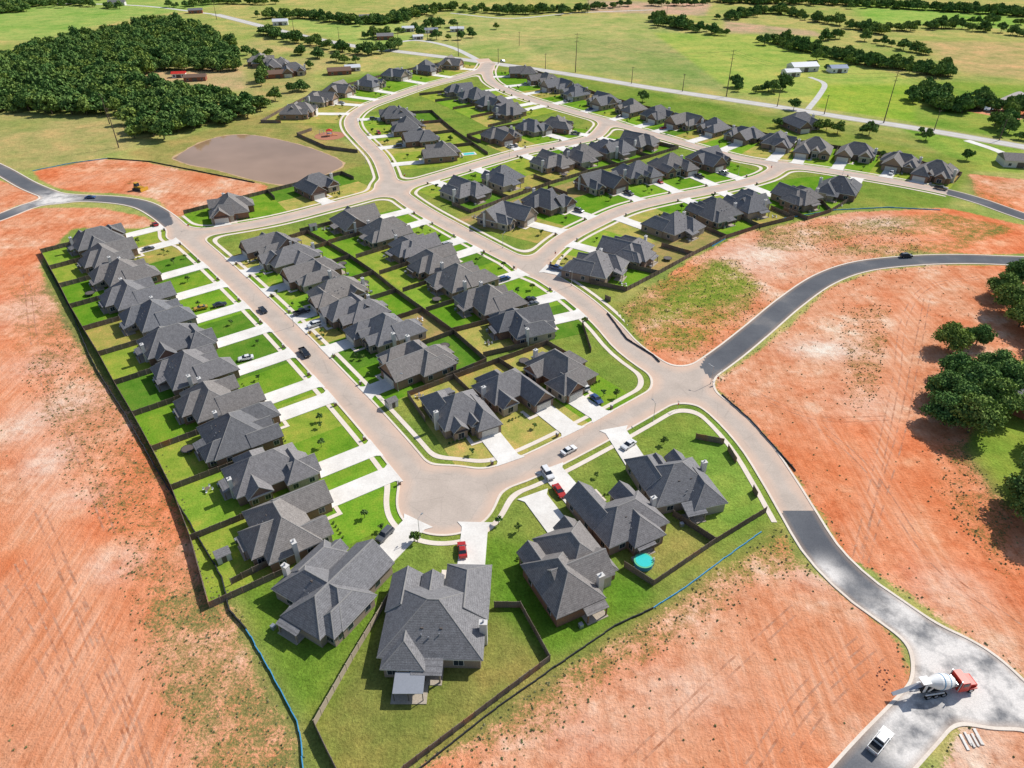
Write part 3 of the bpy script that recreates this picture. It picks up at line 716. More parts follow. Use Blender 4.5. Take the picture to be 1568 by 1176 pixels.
# ---------------------------------------------------------------- trees
def tree_mesh(name,h,cr,ncl,nleaf,ls,seed,low=.3):
    r=random.Random(seed); R=np.random.RandomState(seed); mb=MB()
    th=h*.42; mb.cyl((0,0,-.1),(0,0,th),h*.028,h*.016,7,M_BARK)
    cen=[]
    for i in range(ncl):
        a=i*2.4+r.random(); q=math.sqrt((i+.5)/ncl)*cr*.72; z=h*(low+.12)+(h*(.82-low))*(1-(q/(cr))**1.6)*r.uniform(.3,1.0)
        cen.append((math.cos(a)*q,math.sin(a)*q,z,cr*r.uniform(.26,.46)))
    for x,y,z,rr in cen[::max(1,ncl//7)]:
        mb.cyl((0,0,th*r.uniform(.6,.98)),(x,y,z),h*.011,h*.004,5,M_BARK)
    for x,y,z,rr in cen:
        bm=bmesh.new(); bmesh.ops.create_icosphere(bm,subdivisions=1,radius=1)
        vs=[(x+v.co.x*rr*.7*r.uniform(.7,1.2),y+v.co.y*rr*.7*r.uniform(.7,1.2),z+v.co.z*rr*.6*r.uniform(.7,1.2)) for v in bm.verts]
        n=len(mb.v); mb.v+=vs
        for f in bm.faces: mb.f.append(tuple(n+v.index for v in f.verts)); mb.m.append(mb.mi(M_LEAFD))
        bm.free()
    li=mb.mi(M_LEAF); per=nleaf//ncl
    for x,y,z,rr in cen:
        D=R.normal(size=(per,3)); D[:,2]=np.abs(D[:,2])*1.0-.35; D/=np.linalg.norm(D,axis=1)[:,None]
        Pp=np.array([x,y,z])+D*rr*np.array([1,1,.85])*R.uniform(.62,1.2,(per,1))
        A=R.normal(size=(per,3)); A/=np.linalg.norm(A,axis=1)[:,None]
        Bv=np.cross(A,D+R.normal(size=(per,3))*.5); Bv/=np.linalg.norm(Bv,axis=1)[:,None]+1e-6
        sz=ls*R.uniform(.6,1.3,(per,1))
        for p,a,b in zip(Pp,A*sz,Bv*sz):
            n=len(mb.v); mb.v+=[tuple(p-a*.6),tuple(p-b*.5),tuple(p+a*.6),tuple(p+b*.5)]; mb.f.append((n,n+1,n+2,n+3)); mb.m.append(li)
    return mb.mesh(name)
NEAR=[tree_mesh('tree_near',11,5.6,24,6000,.52,s,.12) for s in (1,2,3)]
FARM=[tree_mesh('tree_far',9,4.6,11,800,1.1,s+10,.10) for s in range(5)]
SMALL=[tree_mesh('tree_small',4.0,1.35,7,420,.38,s+30,.3) for s in range(3)]
SHRUB=[tree_mesh('shrub',1.3,.8,5,120,.3,s+40,.0) for s in range(2)]
def mass(name,pts,lo,hi,protos=FARM):
    e=bpy.data.objects.new(name,None); S.collection.objects.link(e)
    for i,p in enumerate(pts):
        s=random.uniform(lo,hi); place(random.choice(protos),'tree_%d'%i,(p[0],p[1],-.2),random.random()*6.28,(s*random.uniform(.9,1.2),s*random.uniform(.9,1.2),s*random.uniform(.8,1.15)),parent=e)
def fillpoly(Pp,sp):
    P=GP(Pp); x=np.arange(P[:,0].min(),P[:,0].max(),sp); y=np.arange(P[:,1].min(),P[:,1].max(),sp)
    X,Y=np.meshgrid(x,y); X=X+np.random.uniform(-.45,.45,X.shape)*sp; Y=Y+np.random.uniform(-.45,.45,Y.shape)*sp
    m=inpoly(X,Y,P)&(X>-800)&(X<900); return list(zip(X[m],Y[m]))
w=fillpoly([(-160,100),(0,92),(60,78),(120,60),(200,45),(262,35),(330,55),(352,85),(375,108),(330,112),(240,108),(212,128),(262,138),(350,148),(385,172),(385,190),(330,192),(255,214),(205,217),(188,180),(80,176),(-160,172)],7.6)
mass('woodland',w,.7,1.45)
def belt(pts,wd,dens,name='tree_belt',lo=.6,hi=1.3):
    C=catmull(GP(pts),4); out=[]
    L=np.sum(np.linalg.norm(np.diff(C,axis=0),axis=1)); n=int(L*wd/45*dens)
    for _ in range(n):
        c=C[np.random.randint(len(C))]; a=random.random()*6.28; q=abs(random.gauss(0,.5))*wd/2
        out.append((c[0]+math.cos(a)*q*1.2,c[1]+math.sin(a)*q))
    mass(name,out,lo,hi)
for a in [([(415,28),(470,28),(540,36),(600,34),(650,22)],36,.8),([(400,52),(470,68),(560,84),(610,75)],14,.8),([(640,14),(720,18),(800,22),(860,18)],24,.7),
  ([(1000,30),(1050,45),(1105,55)],24,.8),([(1110,30),(1180,20),(1280,38),(1350,52)],28,.8),([(1180,66),(1270,86),(1340,102),(1400,108),(1452,118)],32,1.0),
  ([(1418,140),(1450,172),(1500,162),(1568,176),(1660,185)],28,.9),([(1370,48),(1450,43),(1568,55),(1700,60)],22,.7),([(1090,4),(1300,8),(1568,24),(1750,30)],44,.9),
  ([(385,172),(420,158),(462,138)],9,.8),([(860,22),(960,10),(1080,8)],16,.5),([(1120,133),(1150,140),(1200,138)],12,.8),([(0,8),(80,6),(180,14)],16,.7),
  ([(250,15),(330,6),(420,8)],24,.5),([(640,55),(690,62),(740,55)],8,.5),([(1440,35),(1568,38)],15,.5),([(0,20),(200,-5),(800,-12),(1568,-20)],60,.6),
  ([(1560,165),(1530,195),(1568,215)],16,.6),([(340,60),(400,100),(400,130)],8,.5),([(555,60),(640,46),(700,40)],14,.6),([(1220,70),(1300,60),(1420,85)],14,.4),
  ([(380,90),(440,82),(520,95),(560,100)],10,.4)]:
    belt(*a)
for px,py,s in [(984,156,.9),(1215,168,.9),(1282,205,.9),(1330,208,1),(1417,215,.8),(1190,195,.7),(1265,200,.8),(1480,245,.7),(1320,205,.6),(1250,200,.8),(1265,108,.6),(480,160,.6),(475,105,.8),(350,100,.7),(720,52,.8),(760,45,.8),(1130,140,.7),(1410,205,.5),(1350,240,.4),(690,215,.35)]:
    g=G(px,py); place(random.choice(FARM),'tree',(g[0],g[1],0),random.random()*6,(s,s,s))
for px,py,s in [(1452,535,1.0),(1494,528,.8),(1445,650,1.15),(1482,662,1.2),(1515,632,1.15),(1540,600,1.1),(1446,612,1.05),(1492,610,1.2),(1470,632,1.1),(1520,575,1.0),(1545,480,1.2),(1530,455,1.0),(1560,440,1.2),(1580,510,1.2),(1560,500,1.0),(1572,780,1.2),(1592,810,1.2),(1600,745,1.2),(1600,690,1.0),(1462,580,1.0),(1625,480,1.2),(1610,540,1.1)]:
    g=G(px,py); place(random.choice(NEAR),'oak_tree',(g[0],g[1],-.3),random.random()*6,(s,s,s*random.uniform(.75,.92)))
for k,(c,n,d,th,sx,sy,gxl) in enumerate(houses):
    s_=-1 if gxl>0 else 1
    for _ in range(2 if random.random()<.5 else 1):
        x=s_*random.uniform(2.5,7)*sx; y=-(random.uniform(11.5,max(12,d-3)))
        p=(c[0]+math.cos(th)*x-math.sin(th)*y,c[1]+math.sin(th)*x+math.cos(th)*y)
        if fdist(*p)<1.2: continue
        s=random.uniform(.4,.8); place(random.choice(SMALL),'young_tree',(p[0],p[1],0),random.random()*6,(s,s,s))
    e=bpy.data.objects.new('foundation_shrubs',None); S.collection.objects.link(e)
    for q in range(5):
        x=s_*(2.2+q*1.2)*sx; y=-8.2*sy
        s=random.uniform(.3,.6); place(random.choice(SHRUB),'shrub_%d'%q,(c[0]+math.cos(th)*x-math.sin(th)*y,c[1]+math.sin(th)*x+math.cos(th)*y,0),0,(s,s,s),parent=e)
mb=MB(); li=M_WEED
sel=(TX>-150)&(TX<170)&(TY>50)&(TY<330)&(msk[...,0]<.72)&(msk[...,0]>.3)
cand=np.argwhere(sel); sel2=(TX>-150)&(TX<170)&(TY>50)&(TY<260)&(msk[...,0]>=.72)&(trk<.2); cand2=np.argwhere(sel2)
pk=[cand[i] for i in np.random.randint(0,len(cand),6500)]+[cand2[i] for i in np.random.randint(0,len(cand2),600)]
for j,i in pk:
    x=TX[j,i]+random.uniform(-1,1); y=TY[j,i]+random.uniform(-1,1)
    if fdist(x,y)<1.0: continue
    s=random.uniform(.10,.30); h=s*random.uniform(.6,1.1)
    a=random.random()*3.14
    for q in range(2):
        w_=a+q*1.57; dx,dy=math.cos(w_)*s,math.sin(w_)*s
        mb.poly([(x-dx*.6,y-dy*.6,0),(x+dx*.6,y+dy*.6,0),(x+dx,y+dy,h),(x-dx,y-dy,h*.8)],li)
    mb.poly([(x-s*.8,y-s*.5,h*.5),(x+s*.7,y-s*.6,h*.4),(x+s*.6,y+s*.7,h*.6),(x-s*.5,y+s*.8,h*.45)],li)
mb.obj('weeds')

# ---------------------------------------------------------------- vehicles  (front = -y)
def wheels(mb,ys,x,r,w=.24):
    for y in ys:
        for s in (-1,1):
            mb.cyl((s*x-s*w,y,r),(s*x,y,r),r,r,14,M_TYRE); mb.cyl((s*x-s*.02,y,r),(s*x+s*.015,y,r),r*.6,r*.55,10,M_HUB)
def car_mesh(kind):
    mb=MB(); w=.92
    if kind=='sedan':
        L=2.35; body=[(-L,.35),(-L,.62),(-L+.25,.78),(-.95,.92),(1.35,.95),(L-.1,.92),(L,.6),(L,.35)]
        cab=((-.84,.84,-1.05,1.65),.93,(-.64,.64,-.25,1.0),1.42)
    elif kind=='suv':
        L=2.4; body=[(-L,.4),(-L,.85),(-L+.2,1.0),(-1.1,1.1),(2.2,1.1),(L,.9),(L,.4)]
        cab=((-.87,.87,-1.2,2.3),1.09,(-.70,.70,-.55,2.0),1.72)
    else:
        L=2.85; w=.98; body=[(-L,.5),(-L,1.0),(-L+.15,1.12),(-1.3,1.2),(.95,1.2),(.95,.75),(L,.75),(L,.5)]
        cab=((-.88,.88,-1.35,.93),1.19,(-.72,.72,-.75,.75),1.85)
    mb.profx(body,-w,w,M_CAR)
    (r0,z0,r1,z1)=cab; mb.taper(r0,z0,r1,z1,M_GLASS,M_CAR)
    mb.taper((r1[0]-.02,r1[1]+.02,r1[2]-.02,r1[3]+.02),z1-.01,(r1[0]+.06,r1[1]-.06,r1[2]+.08,r1[3]-.08),z1+.05,M_CAR)
    for sx in (-1,1):
        yb=r0[2]+(r0[3]-r0[2])*.5; yt=r1[2]+(r1[3]-r1[2])*.42
        mb.hexa([(sx*r0[1]*1.01,yb-.06,z0),(sx*r0[1]*1.01,yb+.06,z0),(sx*(r0[1]-.06),yb+.06,z0),(sx*(r0[1]-.06),yb-.06,z0)],[(sx*r1[1]*1.02,yt-.05,z1),(sx*r1[1]*1.02,yt+.05,z1),(sx*(r1[1]-.06),yt+.05,z1),(sx*(r1[1]-.06),yt-.05,z1)],M_CAR)
    if kind=='pickup':
        for sx in (-1,1): mb.box(min(sx*w,sx*(w-.1)),max(sx*w,sx*(w-.1)),.951,L,.751,1.22,M_CAR)
        mb.box(-w,w,L,L+.07,.6,1.2,M_CAR); mb.box(-w+.1,w-.1,.96,L,.752,.79,M_BLACK); mb.box(-.9,.9,L+.07,L+.2,.45,.6,M_HUB)
        wheels(mb,(-1.85,1.85),w+.02,.42)
    else: wheels(mb,(-L+.85,L-.85),w+.01,.34)
    for sx in (-1,1):
        mb.box(sx*.68-.18,sx*.68+.18,-L-.02,-L+.03,body[1][1]-.18,body[1][1]-.04,M_LIGHT)
        mb.box(sx*.72-.15,sx*.72+.15,L-.0,L+(.09 if kind=='pickup' else .03),.72,.86,M_TAIL)
        mb.box(sx*(w+.08)-.09,sx*(w+.08)+.09,r0[2]+.25,r0[2]+.4,z0,z0+.16,M_CAR)
    mb.box(-.8,.8,-L-.05,-L+.02,.38,.5,M_BLACK)
    return mb.mesh(kind)
CM={k:car_mesh(k) for k in ('sedan','suv','pickup')}
COL={'white':(.72,.72,.72),'black':(.015,.016,.02),'red':(.42,.02,.015),'blue':(.03,.07,.2),'silver':(.35,.36,.38),'grey':(.1,.105,.115),'yellow':(.5,.3,.02)}
NM={'sedan':'sedan_car','suv':'suv_car','pickup':'pickup_truck'}
def car(kind,c,th,col,z=.08):
    o=place(CM[kind],NM[kind],(c[0],c[1],z),th,col=COL[col])
    b=o.modifiers.new('bevel','BEVEL'); b.width=.06; b.segments=2; b.limit_method='ANGLE'; return o
def heading(px,px2):
    a=G(*px); b=G(*px2); d=b-a; return math.atan2(d[0],-d[1])
for k,p,q,c,z in [('sedan',(403,477),(420,495),'black',.08),('pickup',(467,543),(480,558),'black',.08),('sedan',(871,692),(890,682),'white',.08),
   ('suv',(838,728),(850,745),'white',.18),('sedan',(856,755),(870,775),'red',.19),('sedan',(708,845),(706,830),'red',.19),('suv',(590,822),(572,840),'grey',.19),
   ('suv',(893,595),(880,583),'white',.19),('sedan',(913,614),(925,625),'blue',.19),('sedan',(377,551),(350,556),'white',.19),('sedan',(308,474),(290,478),'yellow',.19),('sedan',(337,469),(355,465),'black',.19),
   ('suv',(1387,394),(1420,393),'black',.08),('pickup',(1346,1138),(1362,1118),'white',.08),('sedan',(139,304),(170,303),'blue',.08),('sedan',(238,345),(228,335),'red',.08),
   ('sedan',(962,684),(945,695),'white',.19),('suv',(770,95),(800,100),'white',.08),('sedan',(1018,262),(1060,250),'blue',.19),('suv',(580,205),(600,225),'red',.08),('pickup',(1440,290),(1460,294),'black',.08),('sedan',(1010,280),(1020,285),'red',.08)]:
    car(k,G(*p),heading(p,q),c,z)
for (c,th,hc) in CARSPOT:
    if random.random()<.22 and fdist(*c)>1.5 and hc[1]>150:
        car(random.choice(['sedan','suv','pickup']),c,th+(math.pi if random.random()<.5 else 0),random.choice(['white','white','black','silver','grey','blue','red','grey']),.19)
mb=MB()
mb.box(-.45,.45,-4.2,4.3,.75,1.05,M_BLACK)
mb.profx([(-4.6,.7),(-4.6,1.55),(-4.3,1.75),(-3.1,1.9),(-3.1,.7)],-.95,.95,M_RED)
mb.profx([(-3.1,.7),(-3.1,1.95),(-2.75,2.85),(-1.5,2.9),(-1.4,.7)],-1.2,1.2,M_RED)
mb.hexa([(-1.05,-3.13,2.0),(1.05,-3.13,2.0),(1.05,-3.09,2.0),(-1.05,-3.09,2.0)],[(-1.0,-2.83,2.75),(1.0,-2.83,2.75),(1.0,-2.76,2.75),(-1.0,-2.76,2.75)],M_GLASS)
for s in (-1,1):
    mb.box(min(s*1.19,s*1.23),max(s*1.19,s*1.23),-2.7,-1.75,1.95,2.65,M_GLASS)
    mb.cyl((s*1.1,-1.25,.9),(s*1.1,-1.25,3.3),.09,.09,8,M_HUB)
    mb.box(s*1.1-.15,s*1.1+.15,-4.5,-3.2,.95,1.2,M_RED); mb.box(s*.75-.15,s*.75+.15,-4.66,-4.58,1.1,1.35,M_LIGHT)
    mb.box(s*1.1-.1,s*1.1+.1,1.0,4.2,1.12,1.2,M_WHITE)
    mb.hexa([(s*.5-.06,3.1,1.05),(s*.5+.06,3.1,1.05),(s*.5+.06,3.4,1.05),(s*.5-.06,3.4,1.05)],[(s*.75-.06,2.9,2.5),(s*.75+.06,2.9,2.5),(s*.75+.06,3.1,2.5),(s*.75-.06,3.1,2.5)],M_WHITE)
mb.box(-.5,.5,-1.3,-.7,1.05,2.1,M_WHITE)
mb.cyl((-.9,-1.0,2.1),(.9,-1.0,2.1),.32,.32,12,M_HUB)
mb.lathe((0,-1.0,1.95),(0,4.0,2.95),[(0,.45),(.05,.75),(.25,1.12),(.42,1.22),(.6,1.15),(.85,.72),(1,.5)],24,M_WHITE)
for t,rr in ((.28,1.15),(.5,1.21)): mb.lathe((0,-1.0+5*t,1.95+t),(0,-1.0+5*t+.1,1.97+t),[(0,rr+.02),(1,rr+.02)],24,M_BLUE)
mb.taper((-.35,.35,3.9,4.6),2.7,(-.7,.7,3.6,5.0),3.5,M_WHITE)
mb.hexa([(-.3,4.6,2.3),(.3,4.6,2.3),(.2,9.0,.9),(-.2,9.0,.9)],[(-.42,4.6,2.55),(.42,4.6,2.55),(.3,9.0,1.12),(-.3,9.0,1.12)],M_METAL)
mb.cyl((0,4.4,1.0),(0,7.0,1.5),.07,.07,6,M_WHITE)
for s in (-1,1): mb.box(s*.45-.05,s*.45+.05,3.8,4.2,1.0,2.8,M_WHITE)
wheels(mb,(-3.7,.9,2.2,3.5),1.2,.52,.35)
g=G(1444,1056); o=mb.obj('concrete_mixer_truck',(g[0],g[1],.08),heading((1400,1064),(1484,1050))); o.scale=(1.18,1.18,1.18)
mb=MB()
for s in (-1,1):
    mb.profx([(-1.9,.3),(-1.5,.0),(1.5,.0),(1.9,.3),(1.9,.7),(1.5,.95),(-1.5,.95),(-1.9,.7)],s*1.1-.28,s*1.1+.28,M_BLACK); mb.box(s*1.0-.06,s*1.0+.06,-2.6,.2,.45,.62,M_YEL)
mb.box(-.75,.75,-1.9,1.6,.6,1.5,M_YEL); mb.taper((-.75,.75,-.2,1.3),1.5,(-.65,.65,0,1.2),2.7,M_GLASS,M_YEL)
mb.box(-.8,.8,-.1,1.35,2.7,2.8,M_YEL); mb.hexa([(-1.8,-2.9,.1),(1.8,-2.9,.1),(1.8,-2.65,.1),(-1.8,-2.65,.1)],[(-1.8,-2.8,1.3),(1.8,-2.8,1.3),(1.8,-2.6,1.3),(-1.8,-2.6,1.3)],M_YEL)
mb.cyl((.4,-1.2,1.5),(.4,-1.2,2.4),.08,.08,8,M_BLACK)
g=G(213,291); mb.obj('bulldozer',(g[0],g[1],0),1.2).scale=(1.3,1.3,1.3)

# ---------------------------------------------------------------- garden things
mb=MB(); mb.cyl((0,0,0),(0,0,1.15),2.05,2.05,32,M_BLUE)
mb.lathe((0,0,1.1),(0,0,1.25),[(0,2.15),(1,2.15)],32,simple('pool_rim',(.12,.45,.24),.5,.1)); mb.cyl((0,0,1.2),(0,0,1.27),1.8,1.8,32,M_TEAL)
mb.box(2.0,2.3,-.3,-.22,0,1.9,M_WHITE); mb.box(2.0,2.3,.22,.3,0,1.9,M_WHITE)
for r in range(4): mb.box(2.1,2.2,-.22,.22,.3+.35*r,.36+.35*r,M_WHITE)
g=G(985,864); mb.obj('swimming_pool',(g[0],g[1],0))
mb=MB(); mb.box(-4,4,-2.5,2.5,0,.12,M_DRIVE); mb.box(-3,3,-1.7,1.7,.12,.16,M_TEAL); mb.cyl((3.1,-1,.12),(3.1,-1,.9),.05,.05,6,M_METAL); mb.cyl((3.1,1,.12),(3.1,1,.9),.05,.05,6,M_METAL)
g=G(718,236); mb.obj('in_ground_pool',(g[0],g[1],.08),.3)
def patio(px,py,th,w=5.5,d=4.2,mat=M_METAL):
    mb=MB(); mb.box(-w/2-.5,w/2+.5,-d/2-.5,d/2+.5,0,.13,M_STONE)
    for x in (-w/2+.15,0,w/2-.15):
        for y in (-d/2+.15,d/2-.15): mb.box(x-.07,x+.07,y-.07,y+.07,.13,2.4,M_GUTTER)
    mb.hexa([(-w/2,-d/2,2.4),(w/2,-d/2,2.4),(w/2,d/2,2.6),(-w/2,d/2,2.6)],[(-w/2,-d/2,2.5),(w/2,-d/2,2.5),(w/2,d/2,2.7),(-w/2,d/2,2.7)],mat)
    mb.cyl((1,0,.13),(1,0,.85),.6,.6,12,M_WOOD)
    g=G(px,py); mb.obj('patio_cover',(g[0],g[1],0),th)
patio(628,1058,.0)
mb=MB(); mb.cyl((0,0,0),(0,0,.06),9,9,28,M_MULCH)
for x,y in ((-1.5,-1.5),(1.5,-1.5),(1.5,1.5),(-1.5,1.5)): mb.cyl((x,y,0),(x,y,3.2),.08,.08,6,M_RED)
mb.box(-1.5,1.5,-1.5,1.5,1.4,1.5,M_METAL); mb.taper((-1.9,1.9,-1.9,1.9),3.2,(-.1,.1,-.1,.1),4.2,M_RED)
mb.hexa([(1.6,-.4,1.4),(1.6,.4,1.4),(4.6,.4,.15),(4.6,-.4,.15)],[(1.6,-.4,1.5),(1.6,.4,1.5),(4.6,.4,.25),(4.6,-.4,.25)],M_YEL)
for x in (-6,-3.4): mb.cyl((x,3,0),(x,4,2.5),.06,.06,6,M_BLUE); mb.cyl((x,5,0),(x,4,2.5),.06,.06,6,M_BLUE)
mb.cyl((-6,4,2.5),(-3.4,4,2.5),.06,.06,6,M_BLUE)
for x in (-5.2,-4.2): mb.box(x-.2,x+.2,3.9,4.1,.5,.55,M_BLACK); mb.box(x-.2,x-.18,3.98,4.02,.5,2.5,M_METAL); mb.box(x+.18,x+.2,3.98,4.02,.5,2.5,M_METAL)
g=G(505,208); mb.obj('playground',(g[0],g[1],.02),.2)
def shed(px,py,th=0.3,w=3,d=2.4,mat=M_CHIM):
    mb=MB(); mb.box(-w/2,w/2,-d/2,d/2,0,2.1,mat); mb.profx([(-d/2-.2,2.1),(0,3.0),(d/2+.2,2.1)],-w/2-.15,w/2+.15,M_ROOF); mb.box(-.5,.5,-d/2-.04,-d/2+.02,0.05,1.9,M_GUTTER)
    g=G(px,py); mb.obj('garden_shed',(g[0],g[1],0),th)
shed(343,856,.6); shed(600,622,.7); shed(480,352,.5)
for k,(c,n,d,th,sx,sy,gxl) in enumerate(houses[:-5]):
    if random.random()<.35:
        x=random.uniform(-6,-3.2)*(1 if random.random()<.5 else -1); y=random.uniform(13,15.5)
        p=(c[0]+math.cos(th)*x-math.sin(th)*y,c[1]+math.sin(th)*x+math.cos(th)*y)
        mb=MB()
        if random.random()<.35:
            mb.lathe((0,0,.85),(0,0,.95),[(0,1.7),(1,1.7)],18,M_BLACK); mb.cyl((0,0,.94),(0,0,.97),1.45,1.45,18,M_GUTTER)
            for q in range(6):
                a=q*1.047; mb.cyl((1.6*math.cos(a),1.6*math.sin(a),0),(1.6*math.cos(a),1.6*math.sin(a),.9),.04,.04,5,M_METAL)
            mb.obj('trampoline',(p[0],p[1],0))
        else:
            mb.cyl((0,0,0),(0,0,.72),.06,.06,6,M_METAL); mb.cyl((0,0,.72),(0,0,.77),.65,.65,12,M_WOOD)
            for q in range(4):
                a=q*1.57; x_,y_=1.1*math.cos(a),1.1*math.sin(a); mb.box(x_-.22,x_+.22,y_-.22,y_+.22,.4,.46,M_WHITE); mb.box(x_-.22,x_+.22,y_+.18,y_+.22,.46,.9,M_WHITE); mb.box(x_-.05,x_+.05,y_-.05,y_+.05,0,.4,M_WHITE)
            mb.obj('patio_table',(p[0],p[1],0),random.random())
def barn(px,py,th,w,d,h,wm,rm,name='barn'):
    mb=MB(); mb.box(-w/2,w/2,-d/2,d/2,0,h,wm); mb.profx([(-d/2-.4,h),(0,h+d*.22),(d/2+.4,h)],-w/2-.4,w/2+.4,rm)
    mb.box(-1.8,1.8,-d/2-.06,-d/2+.02,0,h*.8,M_GUTTER)
    for x in (-w*.33,w*.33): win(mb,'S',x,-d/2,1.4)
    g=G(px,py); mb.obj(name,(g[0],g[1],0),th)
M_BROWNR=simple('brown_roof',(.19,.125,.095),.9,.2); M_WROOF=simple('white_metal_roof',(.62,.63,.66),.5,.1); M_RBRICK=simple('red_brick',(.30,.12,.08),.9,.2); M_BLUER=simple('blue_metal_roof',(.10,.16,.30),.5,.1)
for a in [(1228,108,.2,22,12,4,M_CHIM,M_WROOF),(1210,116,.2,12,9,3.5,M_CHIM,M_WROOF),(1281,110,.1,14,9,3.5,M_WHITE,M_BLUER,'farmhouse'),(425,118,.35,24,10,3.2,M_RBRICK,M_BROWNR,'farmhouse'),
   (300,123,.2,16,8,3,M_RBRICK,M_BROWNR,'farmhouse'),(275,118,.2,10,6,3,M_WHITE,M_RED),(660,50,.2,14,7,3.2,M_WHITE,M_METAL),(625,48,.2,12,8,3.5,M_CHIM,M_WROOF),(590,60,.2,16,10,3.5,M_RBRICK,M_ROOF,'farmhouse'),(520,113,.3,18,10,3,M_RBRICK,M_BROWNR,'farmhouse'),
   (80,4,.2,20,10,4,M_CHIM,M_WROOF),(180,8,.2,20,10,4,M_CHIM,M_ROOF,'farmhouse'),(1555,252,-.2,16,12,3.5,M_CHIM,M_ROOF,'farmhouse'),(430,38,.2,16,10,4,M_CHIM,M_WROOF),(1585,620,.6,20,14,3.5,M_RBRICK,M_ROOF,'farmhouse'),
   (700,48,.1,14,8,3,M_CHIM,M_WROOF),(640,60,.3,10,6,3,M_CHIM,M_WROOF),(560,30,.3,14,9,3.5,M_RBRICK,M_ROOF,'farmhouse'),(300,20,.3,16,9,3.5,M_RBRICK,M_ROOF,'farmhouse'),(540,108,.3,12,8,3,M_CHIM,M_WROOF)]:
    barn(*a)
for px,py,v,s in ((400,94,2,1.3),(425,100,4,1.2),(450,108,0,1.1),(1228,188,0,1.2)):
    g=G(px,py,3); place(HM[(v,0)],'brick_house',(g[0],g[1],0),.3,(s,s,1.1))

# ---------------------------------------------------------------- poles, lamps, signs
def pole(px,py,h,arm=2.0):
    mb=MB(); mb.cyl((0,0,0),(0,0,h),.24+h*.004,.14,8,M_POLE)
    for z in ((h-1,h-3.5,h-6) if h>20 else (h-.6,)):
        mb.box(-arm,arm,-.08,.08,z-.1,z+.1,M_POLE)
        for x in (-arm+.1,arm-.1): mb.cyl((x,0,z+.1),(x,0,z+.45),.08,.05,6,M_HUB)
    g=G(px,py); mb.obj('utility_pole',(g[0],g[1],0),.5); return (g[0],g[1],h)
TP=[pole(*a) for a in ((702,86,28),(881,111,29),(1112,148,31),(1353,188,31),(1640,236,31))]
mb=MB()
for a,b in zip(TP[:-1],TP[1:]):
    for dx,dz in ((-1.8,-1),(1.8,-1),(1.8,-3.5)):
        p=[]
        for k in range(13):
            t=k/12; p.append((a[0]+(b[0]-a[0])*t+dx,a[1]+(b[1]-a[1])*t+dx*.5,(a[2]+(b[2]-a[2])*t)+dz-6*4*t*(1-t)))
        for q,r in zip(p[:-1],p[1:]): mb.cyl(q,r,.035,.035,4,M_BLACK)
mb.obj('power_lines')
for a in ((182,226,22),(168,190,18),(575,68,16),(332,30,20),(763,98,12),(835,106,12),(967,128,12),(1045,140,12),(1190,163,12),(1262,175,12),(1430,200,12),(1530,215,12),(520,66,14),(450,48,14),(610,72,14),(900,20,14),(795,70,12),(1020,30,14),(655,62,12)): pole(*a,arm=1.1)
def lamp(px,py,th=0):
    mb=MB(); mb.cyl((0,0,0),(0,0,.5),.16,.13,8,M_METAL); mb.cyl((0,0,.5),(0,0,6.2),.08,.055,8,M_METAL)
    mb.cyl((0,0,6.1),(1.3,0,6.5),.04,.035,6,M_METAL); mb.taper((1.1,1.8,-.16,.16),6.42,(1.15,1.7,-.1,.1),6.58,M_METAL); mb.box(1.2,1.7,-.1,.1,6.39,6.42,M_LIGHT)
    g=G(px,py); mb.obj('street_lamp',(g[0],g[1],0),th)
for a in ((643,824,1.0),(1088,588,2.5),(610,600,0),(875,438,4),(330,345,1),(1000,645,2),(770,380,1),(560,250,0),(1130,270,1),(450,500,3),(780,240,1),(1290,268,1),(640,140,2)): lamp(*a)
def sign(px,py,th,stop=True):
    mb=MB(); mb.cyl((0,0,0),(0,0,2.9),.035,.035,6,M_METAL)
    if stop: mb.lathe((0,-.04,2.2),(0,-.07,2.2),[(0,.38),(1,.38)],8,M_RED)
    mb.box(-.45,.45,-.015,.015,2.75,2.95,M_WHITE); mb.box(-.015,.015,-.45,.45,2.95,3.15,M_WHITE)
    g=G(px,py); mb.obj('stop_sign' if stop else 'street_name_sign',(g[0],g[1],0),th)
for a in ((1037,628,.8),(1098,588,-.8),(1103,580,.4,False),(850,395,.5),(290,352,.5),(620,275,.2),(1180,262,.2)): sign(*a)
for c,n,d,th,sx,sy,gxl in houses[:60]:
    x=(gxl*sx)+(4.7 if gxl<0 else -4.7); y=-(d-1.3)
    p=(c[0]+math.cos(th)*x-math.sin(th)*y,c[1]+math.sin(th)*x+math.cos(th)*y)
    mb=MB(); mb.box(-.3,.3,-.3,.3,0,1.2,M_BRICK); mb.taper((-.36,.36,-.36,.36),1.2,(-.2,.2,-.2,.2),1.4,M_CHIM); mb.box(-.14,.14,-.34,-.28,.8,1.05,M_BLACK)
    mb.obj('mailbox',(p[0],p[1],0),th)
rb=MB()
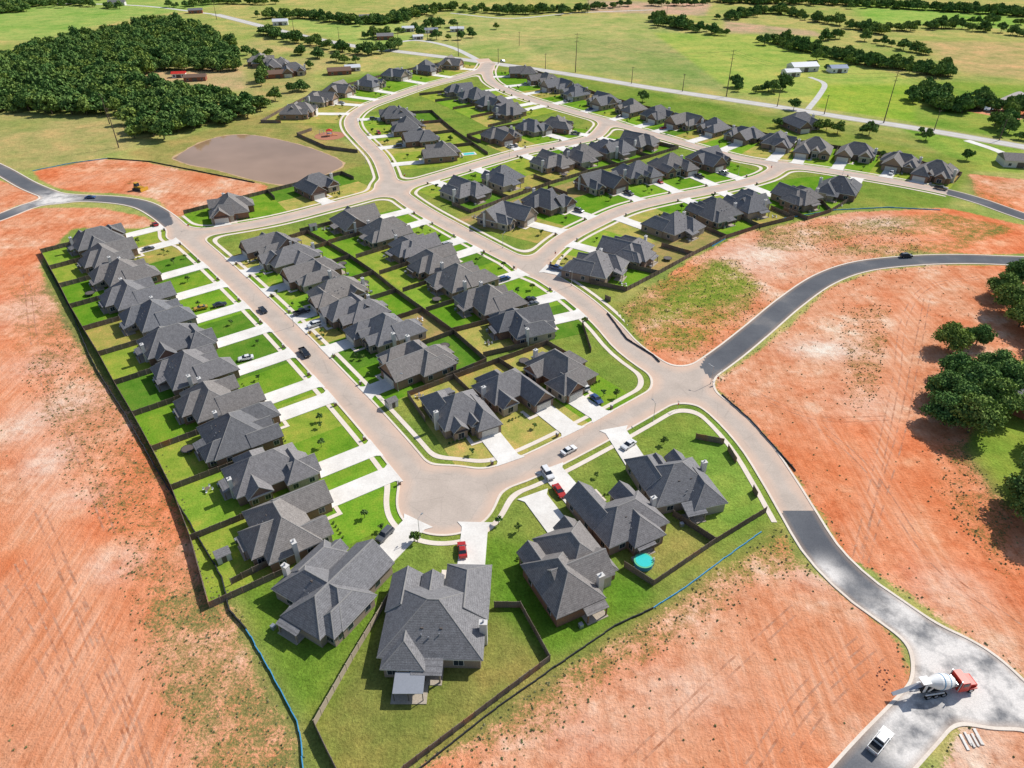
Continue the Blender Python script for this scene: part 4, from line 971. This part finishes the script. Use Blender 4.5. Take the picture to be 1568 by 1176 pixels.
for k in range(16):
    g=G(1348+random.uniform(-6,14),1045+random.uniform(-26,12)); s=random.uniform(.12,.3)
    rb.lathe((g[0],g[1],-.05),(g[0]+.1,g[1],s*.9),[(0,s),(.4,s*.85),(.8,s*.5),(1,.05)],6,M_MULCH)
for k in range(10):
    g=G(1485+random.uniform(-14,14),1132+random.uniform(-6,6)); s=random.uniform(.1,.25)
    rb.hexa([(g[0]-s,g[1]-s*6,.01),(g[0]+s,g[1]-s*6,.01),(g[0]+s,g[1]+s*6,.01),(g[0]-s,g[1]+s*6,.01)],[(g[0]-s,g[1]-s*6,.15+k*.01),(g[0]+s,g[1]-s*6,.15+k*.01),(g[0]+s,g[1]+s*6,.15+k*.01),(g[0]-s,g[1]+s*6,.15+k*.01)],M_DRIVE)
rb.obj('construction_debris')

# ---------------------------------------------------------------- light + camera
EL=math.radians(42); AZ=math.radians(54)
ts=Vector((math.sin(AZ)*math.cos(EL),math.cos(AZ)*math.cos(EL),math.sin(EL)))
sl=bpy.data.lights.new('sun','SUN'); sl.energy=5.0; sl.angle=math.radians(.5); sl.color=(1,.965,.90)
so=bpy.data.objects.new('sun',sl); S.collection.objects.link(so); so.rotation_euler=ts.to_track_quat('Z','Y').to_euler(); so.location=(0,0,300)
w=bpy.data.worlds.new('World'); S.world=w; w.use_nodes=True; nt=w.node_tree
sk=nt.nodes.new('ShaderNodeTexSky'); sk.sky_type='NISHITA'; sk.sun_disc=False; sk.sun_elevation=EL; sk.sun_rotation=AZ
bg=nt.nodes['Background']; bg.inputs['Strength'].default_value=.12; nt.links.new(sk.outputs[0],bg.inputs['Color'])
cd=bpy.data.cameras.new('camera'); cd.sensor_width=36; cd.lens=24.98; cd.clip_end=20000; cd.clip_start=1
co=bpy.data.objects.new('camera',cd); S.collection.objects.link(co); co.location=(0,0,H); co.rotation_euler=(math.radians(90)-PT,0,0); S.camera=co
S.view_settings.view_transform='Standard'; S.view_settings.look='None'; S.view_settings.exposure=0
print('objects',len(bpy.data.objects),'houses',len(houses))
